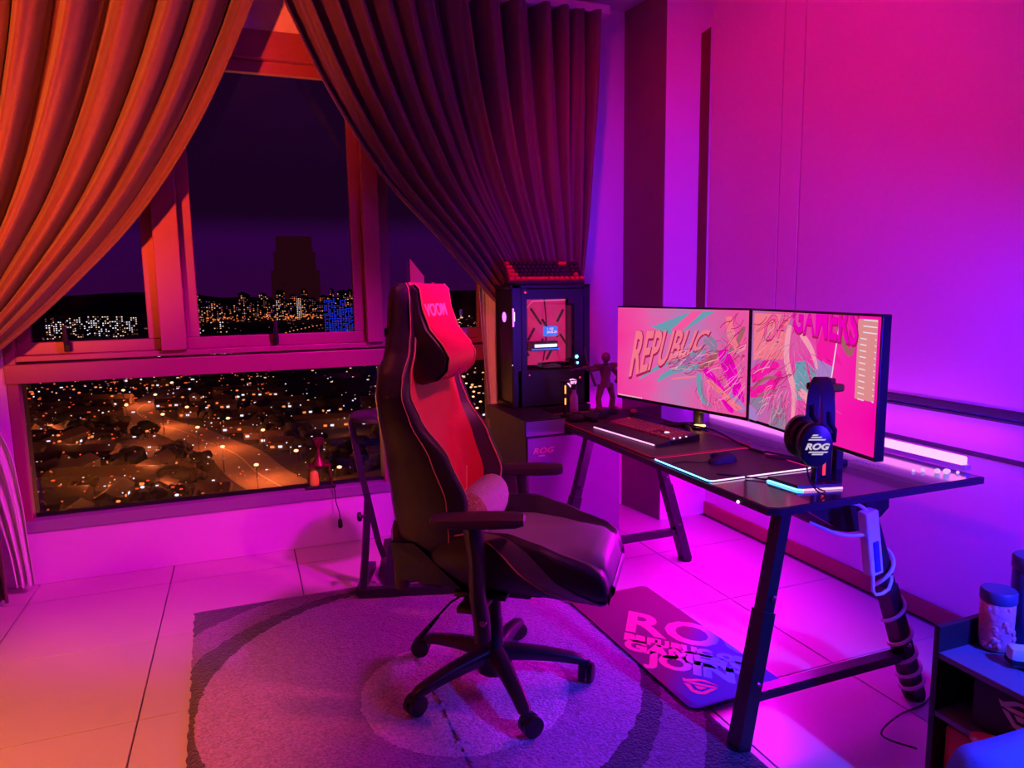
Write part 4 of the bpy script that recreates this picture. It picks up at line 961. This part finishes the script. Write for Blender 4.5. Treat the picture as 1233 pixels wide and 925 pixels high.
eye_logo(MB(), frame((-.10, -.355, .0228), (.60, -.8, 0), (.8, .6, 0)), .13, .0006).build('mat_logo', mat('mat_logo_ink', (.9, .12, .30), .7), fm)

# ================================================================ THINGS LEFT OF THE CHAIR
st = thing('round_side_table', 'round-topped black folding side table behind the gaming chair', 'table', (.50, 3.25, .014))
MB().lathe([(.150, .842), (.158, .848), (.158, .862), (.150, .868), (.04, .869)], c=(.10, .05, 0), n=40).build('table_top', METB, st, True)
b = MB().tube([(-.045, -.02, .02), (-.02, 0, .20), (.005, .01, .46)], .022, 4); b.tube([(.005, .01, .46), (-.03, .02, .66), (-.055, .03, .845)], .020, 4); b.build('table_leg', METB, st)
MB().tube([(.0, .01, .50), (.05, .03, .24), (.075, .05, .16)], .019, 4).build('table_leg', METB, st)
MB().tube([(-.06, -.02, .024), (.20, -.09, .024), (.44, -.16, .024)], .028, 4).build('floor_bar', METB, st)
MB().tube([(-.055, -.02, .024), (.0, .14, .024), (.06, .30, .024)], .026, 4).build('floor_bar', METB, st)
MB().lathe([(.008, 0), (.008, .018), (.022, .022), (.022, .036), (.014, .040)], c=(-.012, -.02, .395), M=Matrix.Rotation(R(-90), 3, 'Y') @ Matrix.Identity(3), n=14).build('adjuster_knob', RUBBER, st, True)
bb = thing('black_ups_box', 'black boxy unit with blue vents on the floor behind the chair', 'box', (.66, 3.36, .012))
MB().hexa([(-.09, -.06, 0), (.09, -.06, 0), (.09, .09, 0), (-.09, .09, 0), (-.055, -.03, .20), (.09, -.03, .20), (.09, .07, .20), (-.055, .07, .20)]).build('box_body', METB, bb)
b = MB()
for k in range(5): b.box((.03, -.052+.006*k, .05+.026*k), (.07, .006, .010))
b.build('box_vent', mat('blue_vent', (.12, .12, .55), .4), bb)
wbt = thing('small_spray_bottle', 'small clear bottle with a pale label standing on the black boxy unit', 'bottle', (.66, 3.375, .213))
MB().lathe([(.028, 0), (.030, .004), (.030, .060), (.022, .075), (.012, .080), (.012, .092)]).build('bottle_body', mat('lilac_bottle', (.55, .35, .65), .25), wbt, True)
MB().lathe([(.0305, .015), (.0305, .050)]).build('bottle_label', WHITE, wbt, True); MB().lathe([(.015, .092), (.016, .096), (.014, .115)]).build('bottle_cap', mat('lilac_cap', (.5, .25, .6), .4), wbt, True)
j_ = None
# window sill objects
sl = thing('sill_lantern', 'small dark lantern with an orange glint standing on the window sill', 'lantern', (.365, 4.085, .336))
MB().box((0, 0, .009), (.17, .08, .016), bev=.003).build('lantern_foot', METB, sl)
b = MB()
for sx in (-1, 1):
    for sy in (-1, 1): b.tube([(sx*.065, sy*.03, .016), (sx*.055, sy*.025, .125)], .004, 6)
b.box((0, 0, .13), (.13, .065, .012), bev=.003).tube([(0, 0, .136), (0, 0, .17), (0, 0, .20), (0, 0, .235), (0, 0, .26), (0, 0, .285), (0, 0, .290)], [.045, .022, .010, .008, .028, .034, .026], 14)
b.build('lantern_frame', mat('bronze', (.20, .06, .03), .35, metal=.6), sl, True)
MB().lathe([(.024, .018), (.026, .03), (.022, .09), (.010, .105)], c=(-.03, 0, 0)).build('lantern_candle', mat('amber_candle', (.75, .22, .04), .4, emit=(1, .2, .02), es=.15), sl, True)
cf = thing('hanging_plug', 'thin black cable with a plug hanging down below the window sill', 'cable', (.435, 4.03, .34))
MB().tube([interp([(-.03, .01, .003), (.0, -.015, 0), (.003, -.028, -.07), (.02, -.028, -.14), (.022, -.028, -.185)], t/16) for t in range(17)], .003, 6).build('plug_cable', RUBBER, cf, True)
MB().tube([(.022, -.028, -.18), (.022, -.028, -.19), (.023, -.028, -.225), (.023, -.028, -.235)], [.006, .012, .014, .006], 10).build('plug_head', RUBBER, cf, True)
# pink reflection in the pane behind the chair, built as a glowing sheet
aw = thing('pink_reflection', 'pink window reflection behind the headrest, built as an angular glowing panel', 'reflection', (.965, 4.06, 1.166))
MB().hexa([(-.035, 0, 0), (.045, 0, 0), (.045, .008, 0), (-.035, .008, 0), (-.035, 0, .47), (.045, 0, .37), (.045, .008, .37), (-.035, .008, .47)]).build('pink_reflection_sheet', mat('pink_reflection_glow', (.45, .02, .10), .3, emit=(1, .01, .12), es=.35), aw)
MB().box((.005, .004, .006), (.11, .035, .010), bev=.002).build('reflection_foot', METB, aw)
MB().tube([(-.04, -.002, .015), (-.04, -.002, .10)], .003, 6).build('reflection_clip', LEDO, aw)

# ================================================================ NIGHTSTAND + BED (lower right)
ns = thing('nightstand', 'black open-fronted bedside shelf with a tray top by the bed', 'nightstand', (1.776, 1.331, 0))
NW, ND, NZ = .48, .37, .50
MB().box((NW/2, -.009, NZ/2), (NW, .018, NZ), bev=.002).build('far_side_panel', PCD, ns)
MB().box((NW/2, -ND, NZ/2), (NW, .018, NZ), bev=.002).build('near_side_panel', PCD, ns)
MB().box((NW-.009, -ND/2, NZ/2), (.018, ND-.02, NZ), bev=.002).build('back_panel', PCD, ns)
SHF = mat('shelf_board', (.16, .13, .26), .45)
MB().box((NW/2, -ND/2-.0, .415), (NW-.004, ND-.03, .018), bev=.002).build('tray_shelf', SHF, ns)
MB().box((NW/2, -ND/2, .24), (NW-.004, ND-.03, .016), bev=.002).build('lower_shelf', SHF, ns)
MB().box((NW/2, -ND/2, .03), (NW-.004, ND-.03, .016), bev=.002).build('bottom_shelf', SHF, ns)
bx = thing('black_logo_box', 'black box with a violet eye emblem inside the nightstand', 'box', (1.80, 1.12, .249))
MB().box((.16, -.02, .075), (.30, .26, .148), bev=.003).build('box_body', PLASTM, bx)
eye_logo(MB(), frame((.008, -.01, .095), (0, -1, 0), (0, 0, 1)), .10, .002).build('box_emblem', GREYT, bx)
rp_ = thing('red_slipper', 'red oval object with a dark hole at the front of the lower nightstand shelf', 'toy', (1.755, 1.10, .249))
rr = []
for k, z in ((.86, 0), (1, .006), (1, .016), (.9, .022)):
    rr.append([(.055*k*math.cos(a)*abs(math.cos(a))**.0, .13*k*math.sin(a)*1.0-.04, z) for a in [2*PI*q/28 for q in range(28)]])
MB().grid(rr, close=True, cap=True).build('slipper_body', ORANGE_O, rp_, True)
MB().lathe([(.018, .020), (.020, .024), (.012, .025)], c=(0, .02, 0)).build('slipper_hole', RUBBER, rp_, True)
rb = thing('red_storage_box', 'plain red box in the bottom of the nightstand', 'box', (1.80, 1.14, .038))
MB().box((.15, 0, .085), (.28, .33, .165), bev=.012).build('box_body', ORANGE_O, rb, True)
j1 = thing('sweets_jar', 'clear jar of pink sweets with a dark lid on the nightstand', 'jar', (1.945, 1.272, .424))
MB().lathe([(.030, 0), (.042, .006), (.047, .03), (.049, .10), (.049, .150), (.044, .158)], n=28).build('jar_body', CANDY, j1, True)
rq = random.Random(9)
for k in range(34):
    a = rq.uniform(0, 2*PI); z = rq.uniform(.02, .145); o = MB().ball((.043*math.cos(a), .043*math.sin(a), z), rq.uniform(.010, .015), 1).build('sweet', CANDY, j1, True)
MB().lathe([(.050, .150), (.052, .156), (.052, .180), (.048, .186), (.02, .187)], n=28).build('jar_lid', LID, j1, True)
j1.scale = (.88, .88, .95)
j2 = thing('tall_canister', 'tall dark blue canister with a pale clasp behind the sweets jar', 'canister', (2.075, 1.262, .424))
MB().lathe([(.050, 0), (.054, .005), (.054, .215), (.050, .22)], n=28).build('canister_body', mat('deep_blue_metal', (.03, .06, .18), .3, metal=.3), j2, True)
MB().lathe([(.056, .218), (.057, .222), (.057, .250), (.052, .256), (.02, .257)], n=28).build('canister_lid', LID, j2, True)
MB().ball((-.050, -.030, .190), .014, 2, (.6, 1, .7)).build('canister_clasp', WHITE, j2, True)
gc = thing('white_camera', 'white and black compact camera lying on the nightstand tray', 'camera', (1.93, 1.165, .424), R(-35))
MB().box((0, 0, .030), (.11, .045, .055), bev=.012).build('camera_body', WHITE, gc, True)
MB().box((0, -.002, .018), (.112, .047, .016), bev=.004).build('camera_band', PLAST, gc)
MB().tube([(.01, -.02, .032), (.01, -.045, .032), (.01, -.048, .032)], [.022, .022, .016], 20).build('camera_lens', PLAST, gc, True)
bed = thing('bed', 'bed corner with a bright blue duvet in the lower right of the room', 'bed', (2.0, .2, 0))
MB().box((.05, -.10, .20), (1.30, 1.50, .22), bev=.01).build('bed_frame', PCD, bed)
rows = []
for j in range(41):
    row = []
    for i in range(61):
        u = -.78+1.46*i/60; v = -.95+1.70*j/40
        ex = min(1, (u+.78)/.10, (.68-u)/.10); ey = min(1, (.75-v)/.05)
        k = max(0, min(ex, ey)); z = .20+.33*math.sqrt(max(0, 1-(1-k)**2))+.010*math.sin(7*u+3*v)+.006*math.sin(15*v-4*u)
        row.append((u, v, z))
    rows.append(row)
MB().grid(rows).build('duvet', DUVET, bed, 'all')
tag(MB().tube([interp([(1.775, 1.36, .10), (1.80, 1.50, .05), (2.0, 1.60, .008), (2.15, 1.62, .008), (2.3, 1.7, .02)], t/24) for t in range(25)], .003, 6).build('floor_cable', RUBBER, None, True), 'thin dark cable on the floor between nightstand and desk leg', 'cable')

# ================================================================ THE NIGHT CITY BELOW AND BEYOND THE WINDOW
GZ = -60.0
CGR = mat('night_ground', (.035, .030, .030), .95, var=.5, vscale=.02)
ROADM = mat('asphalt', (.22, .16, .14), .8, var=.25, vscale=.15)
LEAF = mat('dark_foliage', (.030, .032, .022), .95)
HWALL = mat('house_wall', (.16, .13, .12), .8); HROOF = mat('house_roof', (.09, .055, .045), .85)
TOWER = mat('tower_block_wall', (.030, .022, .040), .8)
REFLD = mat('dark_reflection_tone', (.060, .012, .020), .9, emit=(.055, .006, .016), es=.35)  # faintly glowing tone of the dark reflection in the window
CE = {k: emis('city_'+k, c, s_) for k, (c, s_) in dict(orange=((1, .25, .06), 1.6), deep=((1, .12, .03), 1.1), warm=((1, .55, .25), 1.5), white=((.85, .85, .95), 1.6), bright=((1, .50, .20), 3.5), blue=((.015, .05, 1), 1.5), violet=((.30, .10, .8), .6), dim=((.6, .25, .18), .35), red=((1, .05, .03), 1.3)).items()}
gr = MB().box((0, 2200, GZ-1), (5200, 4300, 2)).build('ground', CGR); struct(gr)
gr['label'] = 'dark valley floor far below the window'
rc = random.Random(21)
# highway
def nth(n): return '%d%s' % (n, 'th' if 10 <= n % 100 <= 20 else {1: 'st', 2: 'nd', 3: 'rd'}.get(n % 10, 'th'))
RP = [(18.5, 175), (17, 203), (9.8, 224.7), (1.8, 250), (-4.9, 282), (-14.5, 307), (-27.6, 341), (-42, 369), (-54.5, 413), (-50.5, 451), (-44, 500)]
def strip(pts, wd, z, n=60):
    rows = []
    for i in range(n+1):
        p = interp(pts, i/n); q = interp(pts, min(1, i/n+.01)); q0 = interp(pts, max(0, i/n-.01)); d = Vector((q[0]-q0[0], q[1]-q0[1])).normalized()
        rows.append([(p[0]-d.y*wd/2*s, p[1]+d.x*wd/2*s, z) for s in (-1, 1)])
    return rows
hw = tag(MB().grid(strip(RP, 19, GZ+.15)).build('highway', ROADM), 'curving highway lit orange by street lamps below the window', 'road')
b = MB()
for off in (-.3,): b.grid(strip(RP, .5, GZ+.25))
b.build('lane_line', mat('lane_paint', (.5, .45, .4), .7), hw)
def streetlamp(x, y, h, mm, lab, grp, sz=.5):
    o = thing('street_lamp', lab, 'street lamp', (x, y, GZ), 0, grp)
    MB().tube([(0, 0, 0), (0, 0, h)], .12, 6).build('lamp_post', METB, o)
    MB().ball((0, 0, h+.2), sz, 1, (1, 1, .6)).build('lamp_head', CE[mm], o)
    return o
sl0 = None
def lamp_at(x, y, mm='bright', h=9, sz=.5, lab='orange street lamp beside the curving highway', grp='street lamps along the highway', cache={}):
    k = (mm, h, sz)
    if k not in cache: cache[k] = streetlamp(x, y, h, mm, lab, grp, sz); return cache[k]
    o = copytree(cache[k]); o.location = (x, y, GZ); o['label'] = lab; o['group'] = grp; return o
for i in range(15):
    t = .06+.92*i/14; p = interp(RP, t); s_ = 1 if i % 2 else -1; lamp_at(p[0]+s_*9, p[1]+rc.uniform(-3, 3), sz=.55+.0012*p[1], lab='orange street lamp beside the curving highway, %s from its near end' % nth(i+1))
    if i % 3 == 0: light('highway_lamp_glow', 'POINT', (p[0], p[1], GZ+11), 26000, (1, .20, .04), shadow_soft_size=1)
# houses
def house(kind):
    L_, W_, h = ((9, 6, 3), (16, 6, 3), (24, 7, 4.5))[kind]
    o = thing('house', 'low house with lit windows among dark trees below the window', 'house', (0, 0, GZ), 0, 'low houses in the valley')
    MB().box((0, 0, h/2), (L_, W_, h)).build('wall', HWALL, o)
    MB().hexa([(-L_/2-.4, -W_/2-.4, h), (L_/2+.4, -W_/2-.4, h), (L_/2+.4, W_/2+.4, h), (-L_/2-.4, W_/2+.4, h), (-L_/2-.4, -.1, h+2), (L_/2+.4, -.1, h+2), (L_/2+.4, .1, h+2), (-L_/2-.4, .1, h+2)]).build('roof', HROOF, o)
    n = int(L_/3)
    for k in range(n):
        if (k*7+kind) % 3 != 2:
            MB().box((-L_/2+1.5+3*k, -W_/2-.05, 1.5), (1.5, .1, .9)).build('lit_window', CE[('orange', 'white', 'warm')[(k+kind) % 3]], o)
    return o
hp_ = [house(k) for k in range(3)]; first = [True]*3
def place_house(x, y, rz, k):
    o = hp_[k] if first[k] else copytree(hp_[k]); first[k] = False; o.location = (x, y, GZ); o.rotation_euler = (0, 0, rz)
def road_d(x, y): return min(math.hypot(x-interp(RP, i/40)[0], y-interp(RP, i/40)[1]) for i in range(41))
put_ = []; cnt = 0; tries = 0
while cnt < 150 and tries < 3000:
    tries += 1
    y = 195+260*rc.random()**1.1; az = rc.uniform(-.38, .05); x = y*math.tan(az)-2
    if y > 300 and x > -45-(y-300)*.1 and rc.random() < .9: continue
    if road_d(x, y) < 17 or any(math.hypot(x-a_, y-b_) < 11.5 for a_, b_ in put_): continue
    put_.append((x, y)); place_house(x, y, R(rc.choice((-14, -10, 76))+rc.uniform(-6, 6)), rc.choice((0, 0, 1, 1, 2))); cnt += 1
for i in range(26):
    y = 380+420*rc.random(); x = y*math.tan(rc.uniform(-.35, -.02)); place_house(x, y, rc.uniform(-.3, .3), rc.choice((1, 2)))
for i in range(26):
    y = 210+200*rc.random(); x = y*math.tan(rc.uniform(.09, .36)); place_house(x, y, rc.uniform(-.3, .3), rc.choice((0, 1, 2)))
# warm glow spots among the houses
for (x, y, e_) in ((-45, 232, 7000), (-30, 250, 8000), (-62, 300, 9000), (-38, 285, 9000), (-78, 350, 9000), (-22, 226, 5000), (40, 300, 6000)):
    light('lane_lamp_glow', 'POINT', (x, y, GZ+8), e_, (1, .24, .06), shadow_soft_size=1)
for i in range(34):
    y = 205+300*rc.random(); x = y*math.tan(rc.uniform(-.37, .0))
    if road_d(x, y) > 14: lamp_at(x, y, rc.choice(('orange', 'orange', 'white')), 6, .45+.001*y, 'small lamp between the dark houses in the valley', 'lane lamps among the houses')
# trees
def tree(k):
    o = thing('tree', 'dark tree clump in the valley below the window', 'tree', (0, 0, GZ), 0, 'dark trees in the valley')
    b = MB()
    for q in range(7): a = q*2.4+k; b.ball((3.2*math.cos(a)*(q > 0), 3.2*math.sin(a)*(q > 0), 6+1.2*math.sin(q*1.7+k)), 3.1-.2*(q % 3), 2)
    rr_ = random.Random(k)
    for v in b.b.verts: v.co *= rr_.uniform(.94, 1.06)
    b.build('crown', LEAF, o, 'all'); MB().tube([(0, 0, 0), (0, 0, 5)], .4, 6).build('trunk', HROOF, o); return o
tp = [tree(k) for k in range(3)]; tf = [True]*3
for i in range(150):
    y = 190+340*rc.random(); x = y*math.tan(rc.uniform(-.38, .35))
    if i < 60: t = rc.uniform(.15, .8); p = interp(RP, t); x = p[0]-rc.uniform(15, 40)*(-1 if i % 3 else 1)*(-1 if p[1] > 270 else 1); y = p[1]+rc.uniform(-8, 8)
    if road_d(x, y) < 14: continue
    k = i % 3; o = tp[k] if tf[k] else copytree(tp[k]); tf[k] = False; s_ = rc.uniform(.45, 1.0); o.location = (x, y, GZ); o.scale = (s_, s_, s_*.8); o.rotation_euler = (0, 0, rc.uniform(0, 6))
# far towers
def nth(n): return '%d%s' % (n, 'th' if 10 <= n % 100 <= 20 else {1: 'st', 2: 'nd', 3: 'rd'}.get(n % 10, 'th'))
def block(x, y, wd, h, lab, grp, mats_, dens, base=GZ, nm='apartment_tower', cell=3.4, wm=TOWER, step=False):
    o = thing(nm, lab, 'building', (x, y, base), math.atan2(-x, y), grp)
    b = MB().box((0, 0, h/2), (wd, wd*.7, h))
    if step: b.box((0, 0, h*.28), (wd*1.35, wd*.8, h*.56)).box((0, 0, h*.40), (wd*1.16, wd*.75, h*.80))
    else: b.box((0, 0, h+1.2), (wd*.4, wd*.3, 2.4))
    b.build('tower_wall', wm, o)
    if dens > 0:
        by = {}
        for i in range(max(1, int(wd/cell))):
            for j in range(max(1, int(h/cell))):
                if rc.random() < dens: by.setdefault(rc.choice(mats_), []).append(((i+.5)*wd/max(1, int(wd/cell))-wd/2, (j+.5)*cell))
        for mm, P in by.items():
            b = MB()
            for px_, pz_ in P: b.box((px_, -wd*.35-.15, pz_), (cell*.55, .3, cell*.42))
            b.build('lit_window', CE[mm], o)['kind'] = 'stuff'
    return o
def az_of(px_): return yaw+math.atan((px_-616.5)/847)
def at_px(px_, d): a = az_of(px_); return d*math.sin(a), d*math.cos(a)
for i in range(46):
    X_ = 232+i*4.6+rc.uniform(-1.5, 1.5); d = rc.uniform(1650, 1950); x, y = at_px(X_, d)
    h = rc.uniform(28, 62)+ (22 if 330 < X_ < 440 else 0)*rc.random()+(20 if i in (1, 2, 14, 15) else 0)
    block(x, y, rc.uniform(11, 19), h, 'distant lit tower block on the skyline in the middle pane, %s from the left' % nth(i+1), 'skyline towers', ['orange', 'warm', 'dim', 'deep', 'dim', 'violet'], .42, base=GZ-4, cell=4.2)
x, y = at_px(351, 1560); block(x-22, y, 8, 44, 'pale lit slab of the skyline, left leg of the floodlit pair', None, ['warm', 'white'], .8, base=GZ+2, cell=3.2)
x, y = at_px(363, 1560); block(x, y, 10, 46, 'brightest white slab of the distant skyline', None, ['white', 'warm'], .97, base=GZ+2, cell=3)
x, y = at_px(361, 2100); block(x, y, 96, 212, 'dark window reflection above the skyline, built as a broad stepped block', None, [], 0, wm=REFLD, nm='dark_reflection', step=True)  # dark reflection in the glass, built as a distant block
for i in range(13):
    X_ = 62+i*8.5; x, y = at_px(X_, 1180+rc.uniform(-30, 30)); block(x, y, 9.5, rc.uniform(24, 38), 'white-windowed apartment slab in the left pane, %s from the left' % nth(i+1), 'white-windowed apartment slabs', ['white', 'white', 'warm', 'dim'], .5, base=GZ-3, cell=3.0)
for i in range(6):
    X_ = 241+i*7; x, y = at_px(X_, 1150); block(x, y, 7, rc.uniform(20, 28), 'low slab below the skyline in the middle pane, %s from the left' % nth(i+1), 'slabs at the foot of the hill', ['white', 'dim', 'warm'], .4, base=GZ-8, cell=2.9)
for i in range(8):
    X_ = 396+i*6.5; x, y = at_px(X_, 1000+rc.uniform(-40, 40)); block(x, y, 8, rc.uniform(38, 56), 'tower glowing blue at the right of the middle pane, %s from the left' % nth(i+1), 'blue-lit towers', ['blue', 'blue', 'blue', 'violet'], .85, base=GZ-1, cell=2.4)  # blue floodlight on the facades, put in as glowing windows
for i in range(9):
    X_ = 545+i*8; x, y = at_px(X_, 520+rc.uniform(-60, 60)); block(x, y, 9, rc.uniform(18, 36), 'dark block with few lights right of the chair headrest, %s from the left' % nth(i+1), 'blocks right of the headrest', ['white', 'warm', 'dim'], .16, base=GZ, cell=3.0)
# sea of tiny lights
def sea(nm, lab, rng, n, mm, dmin, dmax, z=(2, 8), pxs=1.1):
    b = MB()
    for _ in range(n):
        X_ = rc.uniform(*rng); d = dmin+(dmax-dmin)*rc.random()**1.4; x, y = at_px(X_, d); s_ = d/847*pxs*rc.uniform(.5, 1.4)
        b.box((x, y, GZ+rc.uniform(*z)), (s_*rc.choice((1, 1, 2.2)), s_, s_*.8))
    o = b.build(nm, CE[mm]); o['kind'] = 'stuff'; tag(o, lab, 'city lights')
sea('city_lights', 'countless orange lights in the valley below the window', (10, 330), 420, 'deep', 205, 600)
sea('city_lights', 'countless warm white lights scattered over the valley', (10, 470), 260, 'warm', 230, 900, pxs=.9)
sea('city_lights', 'countless cold white lights scattered over the valley', (10, 470), 150, 'white', 210, 700)
sea('city_lights', 'band of tiny orange lights at the foot of the skyline', (232, 440), 330, 'orange', 1560, 1800, (-2, 10), pxs=.8)
sea('city_lights', 'tiny lights seen right of the chair under the curtain edge', (540, 605), 130, 'warm', 230, 900, (2, 30))
sea('city_lights', 'dim reddish specks across the dark hills', (20, 600), 260, 'dim', 300, 1500, (0, 10))
for hx, hd_, hw_, hh_ in ((90, 2600, 420, 62), (165, 2800, 380, 70), (300, 3200, 700, 44), (560, 2600, 600, 60), (300, 1250, 120, 14)):
    x, y = at_px(hx, hd_); o = thing('hill', {90: 'dark wooded hill on the horizon beyond the left pane', 165: 'dark ridge right of the first hill, behind the mullion', 560: 'dark hill on the horizon right of the chair'}.get(hx, 'low dark hill in the middle pane, '+('behind the skyline' if hd_ > 2000 else 'in front of the skyline')), 'hill', (x, y, GZ-4))
    MB().ball((0, 0, 0), 1, 3, (hw_, hw_*.5, hh_)).build('hill_body', LEAF, o, 'all')
# bridge of lamps in the middle pane, white lamps right of the chair
for i in range(15):
    t = i/14; x, y = at_px(322+66*t, 800+330*t**.8); lamp_at(x, y, 'orange', 9, 1.1, 'orange lamp on the distant road in the middle pane, %s from the left' % nth(i+1), 'lamps on the distant road')
for i in range(13):
    t = i/12; X_ = 553+42*t; d = 430-200*t; x, y = at_px(X_, d); lamp_at(x+rc.uniform(-2, 2), y, 'bright', 8, .75, 'pale street lamp between chair and curtain, %s from the top' % nth(i+1), 'lamps between chair and curtain')
